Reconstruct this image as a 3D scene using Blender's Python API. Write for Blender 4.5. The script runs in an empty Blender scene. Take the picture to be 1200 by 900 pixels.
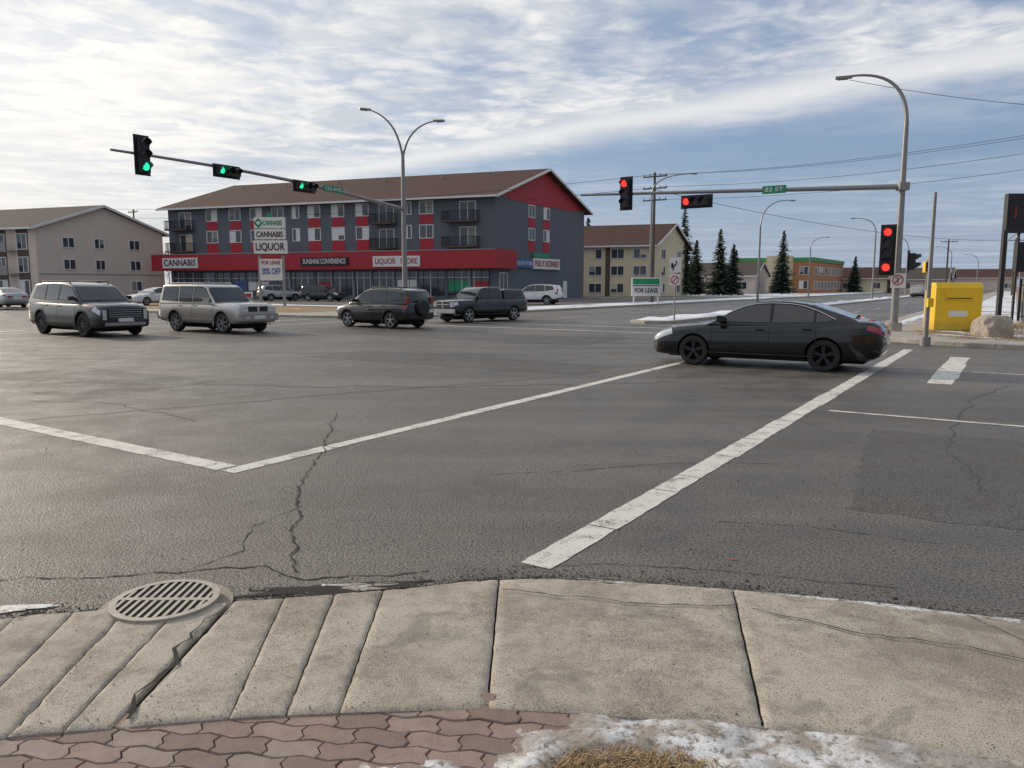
import bpy, math, random
from mathutils import Vector, Matrix, noise
random.seed(7)
R=math.radians
scene=bpy.context.scene
scene.view_settings.view_transform='Standard'
scene.view_settings.look='None'
scene.view_settings.exposure=0
H=1.7
# ---------------------------------------------------------------- camera
cam=bpy.data.cameras.new('camera'); co=bpy.data.objects.new('camera',cam)
scene.collection.objects.link(co); scene.camera=co
co.location=(0,0,H); co.rotation_euler=(R(90-7.28),0,0)
cam.sensor_width=36; cam.lens=27; cam.clip_end=9000; cam.clip_start=0.05
SUN_AZ=-52; SUN_EL=21
# ---------------------------------------------------------------- materials
def newmat(name):
    m=bpy.data.materials.new(name); m.use_nodes=True
    return m, m.node_tree, m.node_tree.nodes['Principled BSDF']
def mat(name,col,rough=.6,metal=0,var=.15,scale=4,bump=0,bscale=40,coat=0,emit=None,estr=0,dirt=None,spec=.5,bdist=.01):
    m,t,b=newmat(name); N=t.nodes; L=t.links
    b.inputs['Roughness'].default_value=rough; b.inputs['Metallic'].default_value=metal
    b.inputs['Coat Weight'].default_value=coat; b.inputs['Specular IOR Level'].default_value=spec
    tc=N.new('ShaderNodeTexCoord')
    n=N.new('ShaderNodeTexNoise'); n.inputs['Scale'].default_value=scale; n.inputs['Detail'].default_value=5
    L.new(tc.outputs['Object'],n.inputs['Vector'])
    mx=N.new('ShaderNodeMix'); mx.data_type='RGBA'
    mx.inputs['A'].default_value=(*[c*(1-var) for c in col],1); mx.inputs['B'].default_value=(*[min(1,c*(1+var)) for c in col],1)
    L.new(n.outputs['Fac'],mx.inputs['Factor']); out=mx.outputs['Result']
    if dirt:
        z0,z1,dc,amt=dirt
        sp=N.new('ShaderNodeSeparateXYZ'); L.new(tc.outputs['Object'],sp.inputs[0])
        mr=N.new('ShaderNodeMapRange'); mr.inputs['From Min'].default_value=z1; mr.inputs['From Max'].default_value=z0
        mr.inputs['To Max'].default_value=amt
        n2=N.new('ShaderNodeTexNoise'); n2.inputs['Scale'].default_value=3; n2.inputs['Detail'].default_value=6
        L.new(tc.outputs['Object'],n2.inputs['Vector'])
        ad=N.new('ShaderNodeMath'); ad.operation='MULTIPLY_ADD'; ad.inputs[1].default_value=.5
        L.new(n2.outputs['Fac'],ad.inputs[0]); 
        s2=N.new('ShaderNodeMath'); s2.operation='SUBTRACT'; s2.inputs[1].default_value=.25
        L.new(sp.outputs['Z'],s2.inputs[0]); L.new(s2.outputs[0],ad.inputs[2]); L.new(ad.outputs[0],mr.inputs['Value'])
        m2=N.new('ShaderNodeMix'); m2.data_type='RGBA'; m2.inputs['B'].default_value=(*dc,1)
        L.new(out,m2.inputs['A']); L.new(mr.outputs[0],m2.inputs['Factor']); out=m2.outputs['Result']
        r2=N.new('ShaderNodeMath'); r2.operation='MULTIPLY_ADD'; r2.inputs[1].default_value=.5; r2.inputs[2].default_value=rough
        L.new(mr.outputs[0],r2.inputs[0]); L.new(r2.outputs[0],b.inputs['Roughness'])
        if coat:
            r3=N.new('ShaderNodeMath'); r3.operation='MULTIPLY_ADD'; r3.inputs[1].default_value=-coat/max(amt,.01)*.8; r3.inputs[2].default_value=coat
            L.new(mr.outputs[0],r3.inputs[0]); L.new(r3.outputs[0],b.inputs['Coat Weight'])
    L.new(out,b.inputs['Base Color'])
    if bump:
        n3=N.new('ShaderNodeTexNoise'); n3.inputs['Scale'].default_value=bscale; n3.inputs['Detail'].default_value=4
        L.new(tc.outputs['Object'],n3.inputs['Vector'])
        bp=N.new('ShaderNodeBump'); bp.inputs['Strength'].default_value=bump; bp.inputs['Distance'].default_value=bdist
        L.new(n3.outputs['Fac'],bp.inputs['Height']); L.new(bp.outputs[0],b.inputs['Normal'])
    if emit:
        b.inputs['Emission Color'].default_value=(*emit,1); b.inputs['Emission Strength'].default_value=estr
    return m

class NG:
    def __init__(s,t): s.t=t; s.N=t.nodes; s.L=t.links
    def m(s,op,a,b=None,c=None,clamp=False):
        n=s.N.new('ShaderNodeMath'); n.operation=op; n.use_clamp=clamp
        for i,v in enumerate((a,b,c)):
            if v is None: continue
            if isinstance(v,(int,float)): n.inputs[i].default_value=v
            else: s.L.new(v,n.inputs[i])
        return n.outputs[0]
    def noise(s,vec,scale,detail=5,rough=.5,dist=0):
        n=s.N.new('ShaderNodeTexNoise'); n.inputs['Scale'].default_value=scale; n.inputs['Detail'].default_value=detail
        n.inputs['Roughness'].default_value=rough; n.inputs['Distortion'].default_value=dist
        s.L.new(vec,n.inputs['Vector']); return n.outputs['Fac']
    def smooth(s,v,a,b,lo=0,hi=1):
        n=s.N.new('ShaderNodeMapRange'); n.interpolation_type='SMOOTHSTEP'
        n.inputs['From Min'].default_value=a; n.inputs['From Max'].default_value=b
        n.inputs['To Min'].default_value=lo; n.inputs['To Max'].default_value=hi
        s.L.new(v,n.inputs['Value']); return n.outputs[0]
    def mix(s,f,a,b):
        n=s.N.new('ShaderNodeMix'); n.data_type='RGBA'
        for k,v in (('Factor',f),('A',a),('B',b)):
            if isinstance(v,tuple): n.inputs[k].default_value=(*v,1) if len(v)==3 else v
            elif isinstance(v,(int,float)): n.inputs[k].default_value=v
            else: s.L.new(v,n.inputs[k])
        return n.outputs['Result']

def asphalt(name,c0=(.072,.063,.054),c1=(.185,.165,.141),rough=.44):
    m,t,b=newmat(name); g=NG(t)
    tc=t.nodes.new('ShaderNodeTexCoord').outputs['Object']
    big=g.noise(tc,.16,4,.6,.6); mid=g.noise(tc,1.3,5,.65); fine=g.noise(tc,52,3,.65); sp=g.noise(tc,150,1,.5)
    mp=t.nodes.new('ShaderNodeMapping'); mp.inputs['Rotation'].default_value=(0,0,R(33)); mp.inputs['Scale'].default_value=(.05,.7,1)
    t.links.new(tc,mp.inputs['Vector']); st=g.noise(mp.outputs[0],1.2,4,.6)
    f=g.m('ADD',g.m('MULTIPLY',big,.45),g.m('MULTIPLY',mid,.30)); f=g.m('ADD',f,g.m('MULTIPLY',st,.35))
    f=g.smooth(f,.44,.66)
    col=g.mix(f,c0,c1)
    spk=g.smooth(sp,.54,.64); col=g.mix(g.m('MULTIPLY',spk,.65),col,(.40,.365,.315))
    dk=g.smooth(fine,.52,.38); col=g.mix(g.m('MULTIPLY',dk,.85),col,(.018,.016,.014))
    t.links.new(col,b.inputs['Base Color'])
    t.links.new(g.smooth(mid,.35,.65,rough-.10,rough+.16),b.inputs['Roughness'])
    bp=t.nodes.new('ShaderNodeBump'); bp.inputs['Strength'].default_value=1.0; bp.inputs['Distance'].default_value=.02
    t.links.new(g.m('ADD',fine,g.m('MULTIPLY',sp,.35)),bp.inputs['Height']); t.links.new(bp.outputs[0],b.inputs['Normal'])
    return m
def concrete(name,c0=(.26,.22,.175),c1=(.46,.41,.335)):
    m,t,b=newmat(name); g=NG(t)
    tc=t.nodes.new('ShaderNodeTexCoord').outputs['Object']
    a=g.noise(tc,1.1,6,.65,.4); c=g.noise(tc,9,5,.7); f=g.noise(tc,130,3,.6)
    col=g.mix(g.smooth(g.m('ADD',g.m('MULTIPLY',a,.6),g.m('MULTIPLY',c,.4)),.38,.60),c0,c1)
    col=g.mix(g.m('MULTIPLY',g.smooth(f,.53,.68),.55),col,(.60,.55,.46))
    col=g.mix(g.m('MULTIPLY',g.smooth(f,.46,.34),.75),col,(.10,.085,.065))
    st=g.noise(tc,2.7,4,.6,1.0); col=g.mix(g.m('MULTIPLY',g.smooth(st,.54,.66),.5),col,(.15,.125,.10))
    t.links.new(col,b.inputs['Base Color']); b.inputs['Roughness'].default_value=.85
    bp=t.nodes.new('ShaderNodeBump'); bp.inputs['Strength'].default_value=.6; bp.inputs['Distance'].default_value=.005
    t.links.new(g.m('ADD',f,c),bp.inputs['Height']); t.links.new(bp.outputs[0],b.inputs['Normal'])
    return m
def grass_snow(name,lo=.5,hi=.56,sc=.35,snowc=(.72,.75,.8)):
    m,t,b=newmat(name); g=NG(t)
    tc=t.nodes.new('ShaderNodeTexCoord').outputs['Object']
    a=g.noise(tc,sc,6,.65,.3); c=g.noise(tc,6,5,.7); f=g.noise(tc,40,3,.6)
    gr=g.mix(c,(.15,.095,.045),(.38,.27,.14)); gr=g.mix(g.m('MULTIPLY',g.smooth(f,.5,.3),.6),gr,(.06,.045,.025))
    col=g.mix(g.smooth(g.m('ADD',g.m('MULTIPLY',a,.85),g.m('MULTIPLY',c,.15)),lo,hi),gr,snowc)
    t.links.new(col,b.inputs['Base Color']); b.inputs['Roughness'].default_value=.9
    bp=t.nodes.new('ShaderNodeBump'); bp.inputs['Strength'].default_value=.6; bp.inputs['Distance'].default_value=.05
    t.links.new(c,bp.inputs['Height']); t.links.new(bp.outputs[0],b.inputs['Normal'])
    return m
def worn_paint(name,c=(.74,.72,.66)):
    m,t,b=newmat(name); g=NG(t)
    tc=t.nodes.new('ShaderNodeTexCoord').outputs['Object']
    a=g.noise(tc,4,6,.75); f=g.noise(tc,75,3,.7)
    w=g.smooth(g.m('ADD',g.m('MULTIPLY',a,.55),g.m('MULTIPLY',f,.45)),.48,.41)
    col=g.mix(g.m('MULTIPLY',w,.9),c,(.12,.11,.095)); col=g.mix(g.m('MULTIPLY',g.noise(tc,1.5,3),.35),col,(.38,.35,.31))
    t.links.new(col,b.inputs['Base Color']); b.inputs['Roughness'].default_value=.7
    bp=t.nodes.new('ShaderNodeBump'); bp.inputs['Strength'].default_value=.7; bp.inputs['Distance'].default_value=.007
    t.links.new(f,bp.inputs['Height']); t.links.new(bp.outputs[0],b.inputs['Normal'])
    return m
M={}
M['asphalt']=asphalt('asphalt'); M['lot']=asphalt('lot_asphalt',(.10,.092,.085),(.17,.155,.14),.7)
M['apatch']=asphalt('patched_asphalt',(.05,.045,.04),(.095,.084,.073),.5)
M['conc']=concrete('concrete'); M['conc2']=concrete('sidewalk_concrete',(.30,.27,.23),(.47,.44,.39))
M['grass']=grass_snow('winter_grass',.56,.62); M['gsnow']=grass_snow('snowy_grass',.40,.48,.25)
M['drygrass']=grass_snow('dry_grass',.60,.66,.5); M['cornergrass']=grass_snow('corner_grass',.50,.56,.8)
M['paint']=worn_paint('road_paint'); 
M['snow']=mat('snow',(.80,.82,.86),.6,var=.12,scale=3,bump=.6,bscale=14,bdist=.03)
M['black']=mat('black_plastic',(.018,.018,.02),.5,var=.2)
M['rubber']=mat('tyre_rubber',(.024,.023,.022),.8,var=.3,scale=12)
M['well']=mat('wheel_well',(.010,.010,.010),.95)
M['glass']=mat('car_glass',(.006,.008,.010),.03,var=.05,spec=.8,coat=.4)
M['bglass']=mat('window_glass',(.04,.05,.065),.10,var=.5,scale=.6,spec=.8)
M['alloy']=mat('alloy',(.42,.43,.45),.35,.8)
M['dalloy']=mat('dark_alloy',(.05,.05,.055),.3,.6)
M['chrome']=mat('chrome',(.6,.6,.62),.18,1)
M['headl']=mat('headlamp',(.55,.58,.62),.12,.3,coat=1)
M['tail']=mat('tail_lamp',(.30,.010,.012),.2,coat=1)
M['plate']=mat('plate',(.7,.7,.7),.5)
M['galv']=mat('galvanised_steel',(.28,.28,.28),.5,.45,var=.2,scale=3)
M['white']=mat('white_paint',(.75,.74,.72),.5,var=.06)
M['red']=mat('red_cladding',(.42,.022,.035),.6,var=.12,scale=2)
M['slate']=mat('slate_cladding',(.125,.142,.17),.75,var=.12,scale=1.2,bump=.2,bscale=20)
M['roof']=mat('brown_shingles',(.095,.055,.047),.95,var=.25,scale=3,bump=.4,bscale=12,bdist=.03,spec=.2)
M['groof']=mat('grey_shingles',(.11,.095,.085),.95,var=.25,scale=3,bump=.4,bscale=12,bdist=.03,spec=.2)
M['beige']=mat('beige_stucco',(.68,.57,.49),.9,var=.08,scale=1,bump=.2)
M['cream']=mat('cream_stucco',(.70,.60,.41),.9,var=.08,scale=1,bump=.2)
M['dkbrown']=mat('brown_cladding',(.10,.075,.06),.85,var=.2)
M['greyclad']=mat('grey_cladding',(.30,.29,.28),.85,var=.15)
M['signgreen']=mat('sign_green',(.02,.28,.14),.5)
M['signtxt']=mat('sign_black',(.015,.015,.018),.6)
M['blue']=mat('sign_blue',(.05,.12,.35),.5)
M['yellow']=mat('yellow_paint',(.85,.53,.02),.55,var=.1,dirt=(0,.5,(.3,.22,.08),.6))
M['wood']=mat('pole_wood',(.12,.09,.065),.9,var=.3,scale=8)
M['bark']=mat('bark',(.07,.05,.04),.95,var=.3,scale=9)
M['iron']=mat('cast_iron',(.40,.365,.32),.6,.3,var=.35,scale=14,bump=.4,bscale=90,bdist=.003)
M['hole_shade']=mat('drain_shade_black',(.006,.006,.006),1)  # near-black colour that paints the shade inside the drain
M['soil']=mat('soil',(.10,.08,.06),.95,var=.5,scale=25,bump=1,bscale=60,bdist=.02)
M['crack']=mat('crack_dark',(.018,.016,.014),.95)
M['tar']=mat('tar_seal',(.022,.020,.019),.45,var=.3,scale=8)
M['grit']=mat('grit',(.20,.175,.145),.9,var=.5,scale=40)
M['grit2']=mat('dark_grit',(.07,.062,.055),.9,var=.4,scale=40)
M['redlit']=mat('signal_red_lit',(.8,.03,.02),.4,emit=(1,.03,.02),estr=2.2)
M['grnlit']=mat('signal_green_lit',(.02,.7,.4),.4,emit=(.03,1,.5),estr=1.0)
M['lensoff']=mat('signal_lens_off',(.03,.02,.02),.3)
M['orange']=mat('orange_brick',(.42,.19,.09),.85,var=.2)
M['green']=mat('green_trim',(.06,.30,.10),.6)
# ---------------------------------------------------------------- builder
def link(o,parent=None):
    scene.collection.objects.link(o)
    if parent: o.parent=parent
    return o
def root(name,loc=(0,0,0),rz=0):
    e=bpy.data.objects.new(name,None); e.empty_display_size=.3; e.location=loc; e.rotation_euler=(0,0,rz)
    return link(e)
class B:
    def __init__(s,T=None): s.v=[];s.f=[];s.mi=[];s.ms=[];s.T=T
    def mid(s,m):
        m=M[m] if isinstance(m,str) else m
        if m not in s.ms: s.ms.append(m)
        return s.ms.index(m)
    def add(s,vs,fs,m):
        o=len(s.v); k=s.mid(m)
        for p in vs:
            p=Vector(p); s.v.append(s.T(p) if s.T else p)
        for f in fs: s.f.append([i+o for i in f]); s.mi.append(k)
    def box(s,x0,x1,y0,y1,z0,z1,m):
        s.add([(x0,y0,z0),(x1,y0,z0),(x1,y1,z0),(x0,y1,z0),(x0,y0,z1),(x1,y0,z1),(x1,y1,z1),(x0,y1,z1)],
              [(0,3,2,1),(4,5,6,7),(0,1,5,4),(1,2,6,5),(2,3,7,6),(3,0,4,7)],m)
    def obox(s,c,ax,ay,az,m):
        c=Vector(c);ax=Vector(ax);ay=Vector(ay);az=Vector(az)
        vs=[c+ax*i+ay*j+az*k for k in(-1,1) for (i,j) in((-1,-1),(1,-1),(1,1),(-1,1))]
        s.add(vs,[(0,3,2,1),(4,5,6,7),(0,1,5,4),(1,2,6,5),(2,3,7,6),(3,0,4,7)],m)
    def tube(s,path,rad,m,n=10,cap=True):
        path=[Vector(p) for p in path]
        if not isinstance(rad,(list,tuple)): rad=[rad]*len(path)
        vs=[];prev=None
        for i,p in enumerate(path):
            d=(path[min(i+1,len(path)-1)]-path[max(i-1,0)]).normalized()
            if prev is None:
                a=Vector((0,0,1)) if abs(d.z)<.9 else Vector((1,0,0)); x=d.cross(a).normalized()
            else:
                x=(prev-d*prev.dot(d)).normalized()
            prev=x; y=d.cross(x)
            for k in range(n):
                t=2*math.pi*k/n; vs.append(p+(x*math.cos(t)+y*math.sin(t))*rad[i])
        fs=[]
        for i in range(len(path)-1):
            for k in range(n):
                a=i*n+k;b=i*n+(k+1)%n; fs.append((a,b,b+n,a+n))
        if cap: fs.append(tuple(range(n))[::-1]); fs.append(tuple(range((len(path)-1)*n,len(path)*n)))
        s.add(vs,fs,m)
    def lathe(s,c,prof,m,n=28,close=False):
        vs=[];fs=[]
        for r,y in prof:
            for k in range(n):
                t=2*math.pi*k/n; vs.append((c[0]+r*math.cos(t),c[1]+y,c[2]+r*math.sin(t)))
        for i in range(len(prof)-1):
            for k in range(n):
                a=i*n+k;b=i*n+(k+1)%n; fs.append((a,b,b+n,a+n))
        s.add(vs,fs,m)
    def poly(s,pts,m): s.add(pts,[tuple(range(len(pts)))],m)
    def prism(s,pts2,z0,z1,m):
        n=len(pts2); vs=[(p[0],p[1],z0) for p in pts2]+[(p[0],p[1],z1) for p in pts2]
        s.add(vs,[tuple(range(n))[::-1],tuple(range(n,2*n))]+[(i,(i+1)%n,(i+1)%n+n,i+n) for i in range(n)],m)
    def obj(s,name,parent=None,smooth=False,bevel=0,loc=None,seg=2,recalc=True):
        me=bpy.data.meshes.new(name); me.from_pydata([tuple(v) for v in s.v],[],s.f)
        for m in s.ms: me.materials.append(m)
        me.polygons.foreach_set('material_index',s.mi); me.update()
        if recalc:
            import bmesh
            bm=bmesh.new(); bm.from_mesh(me); bmesh.ops.recalc_face_normals(bm,faces=bm.faces); bm.to_mesh(me); bm.free()
        if smooth:
            me.polygons.foreach_set('use_smooth',[True]*len(me.polygons)); me.set_sharp_from_angle(angle=R(38))
        o=bpy.data.objects.new(name,me)
        if loc: o.location=loc
        if bevel:
            b=o.modifiers.new('bevel','BEVEL'); b.width=bevel; b.segments=seg; b.limit_method='ANGLE'; b.angle_limit=R(35)
        return link(o,parent)
def text(name,s,width,height,loc,xdir,m,parent,rl=(0,0,0),ext=.01):
    cu=bpy.data.curves.new(name,'FONT'); cu.body=s; cu.size=1; cu.align_x='CENTER'; cu.align_y='CENTER'; cu.extrude=ext
    cu.materials.append(M[m]); cu.offset=.012
    o=bpy.data.objects.new(name,cu); link(o)
    bpy.context.view_layer.update(); d=o.dimensions.copy()
    x=Vector((xdir[0],xdir[1],0)).normalized(); y=Vector((0,0,1)); z=x.cross(y)
    mt=Matrix((x*(width/max(d.x,.01)),y*(height/max(d.y,.01)),z)).transposed().to_4x4()
    mt.translation=Vector(loc)-Vector(rl); o.matrix_world=mt
    o.parent=parent
    return o
U=Vector((.545,.838,0)); V=Vector((.838,-.545,0)); U.normalize(); V.normalize()
def AB(a,b,z=0): return Vector((0,4.3,0))+U*a+V*b+Vector((0,0,z))
# ---------------------------------------------------------------- sky / sun
w=bpy.data.worlds.new('World'); scene.world=w; w.use_nodes=True
t=w.node_tree; g=NG(t); bg=t.nodes['Background']; bg.inputs['Strength'].default_value=.1
sky=t.nodes.new('ShaderNodeTexSky'); sky.sky_type='NISHITA'; sky.sun_disc=False
sky.sun_elevation=R(SUN_EL); sky.sun_rotation=R(SUN_AZ); sky.air_density=1.0; sky.dust_density=1.2; sky.ozone_density=1.5
gen=t.nodes.new('ShaderNodeTexCoord').outputs['Generated']
sp=t.nodes.new('ShaderNodeSeparateXYZ'); t.links.new(gen,sp.inputs[0])
zc=g.m('MAXIMUM',sp.outputs['Z'],.015)
px=g.m('DIVIDE',sp.outputs['X'],zc); py=g.m('DIVIDE',sp.outputs['Y'],zc)
cb=t.nodes.new('ShaderNodeCombineXYZ'); t.links.new(px,cb.inputs[0]); t.links.new(py,cb.inputs[1]); P=cb.outputs[0]
mp=t.nodes.new('ShaderNodeMapping'); mp.inputs['Rotation'].default_value=(0,0,R(44)); mp.inputs['Scale'].default_value=(.35,1.0,1)
t.links.new(P,mp.inputs['Vector']); PA=mp.outputs[0]
e0=g.m('ADD',g.m('MULTIPLY',px,.69),g.m('MULTIPLY',py,.72))
e=g.m('ADD',e0,g.m('MULTIPLY',g.m('SUBTRACT',g.noise(P,.55,4,.55),.5),.9))
bank=g.smooth(e,4.3,3.5)
mot=g.smooth(g.noise(P,4.2,5,.62,.5),.40,.62)
lump=g.smooth(g.noise(P,.62,5,.6,.3),.38,.60)
cov_bank=g.m('MULTIPLY',bank,g.m('ADD',.30,g.m('ADD',g.m('MULTIPLY',mot,.34),g.m('MULTIPLY',lump,.62))),clamp=True)
d=g.m('DIVIDE',g.m('SUBTRACT',e,4.0),.55)
streak=g.m('POWER',2.718,g.m('MULTIPLY',g.m('MULTIPLY',d,d),-1))
veil=g.smooth(g.noise(PA,.30,5,.6),.38,.68,.05,.55)
cov=g.m('MAXIMUM',cov_bank,g.m('MAXIMUM',g.m('MULTIPLY',streak,.92),veil),clamp=True)
br=g.smooth(g.m('ADD',g.m('MULTIPLY',g.noise(P,2.6,5,.6,.4),.45),g.m('MULTIPLY',g.noise(P,.7,4,.5),.55)),.41,.58)
br=g.m('MAXIMUM',br,g.m('MULTIPLY',streak,.9))
cc=g.mix(br,(4.3,5.0,6.1),(8.9,8.8,8.7))
sd=(math.sin(R(SUN_AZ))*math.cos(R(SUN_EL)),math.cos(R(SUN_AZ))*math.cos(R(SUN_EL)),math.sin(R(SUN_EL)))
dp=t.nodes.new('ShaderNodeVectorMath'); dp.operation='DOT_PRODUCT'; t.links.new(gen,dp.inputs[0]); dp.inputs[1].default_value=sd
glow=g.m('POWER',g.m('MAXIMUM',dp.outputs['Value'],0),5)
cc=g.mix(g.m('MULTIPLY',glow,.9,clamp=True),cc,(12.5,11.9,10.9))
skyc=g.mix(.5,sky.outputs[0],(1.9,3.1,5.6))
col=g.mix(cov,skyc,cc)
hz=g.m('POWER',2.718,g.m('MULTIPLY',g.m('MAXIMUM',sp.outputs['Z'],0),-12))
hcol=g.mix(glow,(3.9,4.8,6.3),(9.5,9.0,8.2))
col=g.mix(g.m('MULTIPLY',hz,.72),col,hcol)
away=g.smooth(dp.outputs['Value'],.1,-.7)
col=g.mix(g.m('MULTIPLY',away,.7),col,(1.6,2.1,3.1))
t.links.new(col,bg.inputs['Color'])
sl=bpy.data.lights.new('sun','SUN'); sl.energy=3.1; sl.angle=R(5); sl.color=(1,.85,.67)
so=link(bpy.data.objects.new('sun',sl)); so.rotation_euler=Vector(sd).to_track_quat('Z','Y').to_euler(); so.location=(-30,30,40)
# ---------------------------------------------------------------- ground, roads, blocks
b=B(); b.poly([(-4000,-4000,-.03),(4000,-4000,-.03),(4000,4000,-.03),(-4000,4000,-.03)],'grass'); b.obj('ground')
b=B()
a_=[-900,-12,-3,27,36,900]; b_=[-900,-36,-27,1,10,900]
def inroad(a,c): return (-3<a<27) or (-27<c<1) or (-12<a<36 and -36<c<10)
for i in range(5):
    for j in range(5):
        if inroad((a_[i]+a_[i+1])/2,(b_[j]+b_[j+1])/2):
            b.poly([AB(a_[i],b_[j]),AB(a_[i+1],b_[j]),AB(a_[i+1],b_[j+1]),AB(a_[i],b_[j+1])],'asphalt')
b.obj('road')
def arc(ca,cb,r,t0,t1,n=10): return [(ca+r*math.cos(R(t0+(t1-t0)*i/n)),cb+r*math.sin(R(t0+(t1-t0)*i/n))) for i in range(n+1)]
def block(name,pts,z=.13,m='conc2'):
    b=B(); q=[AB(p[0],p[1]) for p in pts]; b.prism([(p.x,p.y) for p in q],-.05,z,m); return b.obj(name,bevel=.02)
NE=[(700,-2.5)]+arc(26.5,3,5.5,270,180)+[(21,600),(700,600)]
NW=[(700,-24)]+arc(32,-31,7,90,180)+[(25,-600),(700,-600)]
SW=[(0,-600)]+arc(-7,-31,7,0,90)+[(-600,-24),(-600,-600)]
block('sidewalk',NE); block('sidewalk',NW); block('sidewalk',SW)
def sheet(name,pts,z,m):
    b=B(); b.poly([AB(p[0],p[1],z) for p in pts],m); return b.obj(name)
sheet('grass_verge',[(24.6,-.2),(23.2,1.4),(22.6,3.2),(22.6,600),(27.6,600),(27.6,-.6)],.134,'cornergrass')
sheet('grass_verge',[(29.0,-.5),(29.2,30),(34,30),(34,-.5)],.134,'cornergrass')
sheet('grass_verge',[(36,-.3),(600,-.3),(600,2.5),(36,2.5)],.134,'gsnow')
sheet('parking_lot',[(34.2,2.7),(34.2,90),(90,90),(90,2.7)],.134,'lot')
sheet('grass_field',[(90.2,2.7),(90.2,590),(650,590),(650,2.7)],.134,'grass')
sheet('grass_verge',[(27.5,-33),(27.5,-66),(38,-66),(38,-33)],.134,'drygrass')
sheet('grass_verge',[(27.5,-66.2),(27.5,-200),(31,-200),(31,-66.2)],.134,'gsnow')
sheet('parking_lot',[(38.2,-29),(38.2,-66),(31.2,-66.2),(31.2,-250),(110,-250),(110,-29)],.134,'lot')
sheet('snow_field',[(44,-28.5),(44,-26.5),(600,-26.5),(600,-28.8),(110.2,-28.8)],.139,'gsnow')
sheet('snow_field',[(110.4,-29),(110.4,-250),(650,-250),(650,-29)],.134,'gsnow')
def snowstrip(name,a0,a1,b0,b1,z,h,seed,step=1.2,kerb=True):
    root_=root(name,AB(a0,(b0+b1)/2)); rl=Vector(root_.location)
    if kerb:
        k=B(); q=[AB(a0,b0)]+[AB(a0-.7,(b0+b1)/2)]+[AB(a0,b1),AB(a1,b1),AB(a1,b0)]
        k.prism([(p.x-rl.x,p.y-rl.y) for p in q],-.02,z,'conc2'); k.obj('kerb',root_,bevel=.02)
    s=B(); n=int((a1-a0)/step); vs=[];fs=[]; mcols=6
    for i in range(n+1):
        a=a0+(a1-a0)*i/n
        for j in range(mcols+1):
            c=b0+.12+(b1-b0-.24)*j/mcols
            hh=h*(noise.noise(Vector((a*.45,c*1.2,seed)))+.35)
            if i in(0,n) or j in(0,mcols): hh=-.03
            vs.append(AB(a,c,z+hh)-rl)
    for i in range(n):
        for j in range(mcols):
            q=i*(mcols+1)+j; fs.append((q,q+1,q+mcols+2,q+mcols+1))
    s.add(vs,fs,'snow'); s.obj('snow_cover',root_,smooth=True)
snowstrip('median',29.5,200,-12.6,-10.6,.13,.16,3)
snowstrip('snow_bank',34,260,-26.2,-24.4,.13,.12,8,kerb=False)
snowstrip('snow_bank',27,70,-2.0,-1.2,.13,.07,12,kerb=False,step=.7)
snowstrip('snow_bank',25.3,26.3,-110,-60,.13,.04,12,kerb=False,step=.5)
snowstrip('snow_bank',38.4,40.4,-62,-30,.134,.10,15,kerb=False,step=.4)
snowstrip('snow_bank',22.0,23.0,3.5,40,.134,.05,19,kerb=False,step=.4)
snowstrip('snow_bank',24.2,26.6,2.2,14,.134,.22,29,kerb=False,step=.25)
def apatch(pts,seed,z=.0018):
    random.seed(seed); b=B(); q=[]
    for i in range(len(pts)):
        p=AB(*pts[i]);r_=AB(*pts[(i+1)%len(pts)]); n=max(3,int((r_-p).length/.15))
        for k in range(n): q.append(p.lerp(r_,k/n)+Vector((random.uniform(-.04,.04),random.uniform(-.04,.04),z)))
    b.poly(q,'apatch'); b.obj('asphalt_patch')
apatch([(2.6,1.4),(6.3,1.0),(6.6,4.2),(2.9,4.9)],1); apatch([(9.2,-12),(11.4,-12),(11.3,-4.6),(9.3,-4.5)],2); apatch([(16,-20),(19.5,-20),(19.5,-8),(16,-8)],3); apatch([(2.4,-14),(5,-14),(5,-9.5),(2.4,-9.3)],4)
mk=B(); random.seed(9)
def stripe(a0,b0,a1,b1,wd,segs=None,z=.004):
    p=AB(a0,b0);q=AB(a1,b1);d=(q-p);L=d.length;d.normalize();n=Vector((-d.y,d.x,0))*wd/2
    c=0;zz=Vector((0,0,z))
    while c<L-.01:
        l=min(random.uniform(.5,1.4) if segs is None else segs,L-c)
        o=random.uniform(-.03,.03) if segs is None else 0; nn=n*random.uniform(.9,1.06)
        k=max(2,int(l/.10)); lo=[];hi=[]
        for i in range(k+1):
            s_=c+.008+(l-.016)*i/k; j1=random.uniform(-.006,.006); j2=random.uniform(-.006,.006)
            n1=n.normalized(); lo.append(p+d*s_-nn+n*o+n1*j1+zz); hi.append(p+d*s_+nn+n*o+n1*j2+zz)
        mk.poly(lo+hi[::-1],'paint'); c+=l
stripe(.25,0,19.5,.05,.235); stripe(.75,-3.62,19.5,-3.9,.185)
stripe(.85,-3.75,1.1,-23,.24)
stripe(11.6,1.35,17.6,1.35,.42); stripe(7.5,.3,7.55,60,.09,9); stripe(14.1,1.75,14.1,60,.09,9)
stripe(22.6,-22.5,22.6,-3,.2); stripe(25.8,-22.5,25.8,-3.5,.2); stripe(28,-10,28,-3,.4)
stripe(1,-24.5,24,-24.5,.22); stripe(1,-28,24,-28,.22); stripe(.8,-29.5,11,-29.5,.4)
for k in range(14):
    stripe(7.5,-31-k*7,7.5,-34-k*7,.11,9); stripe(17.5,-31-k*7,17.5,-34-k*7,.11,9)
    stripe(32+k*9,-17.8,35+k*9,-17.8,.11,9); stripe(32+k*9,-6.3,35+k*9,-6.3,.11,9)
mk.obj('road_markings')
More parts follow.
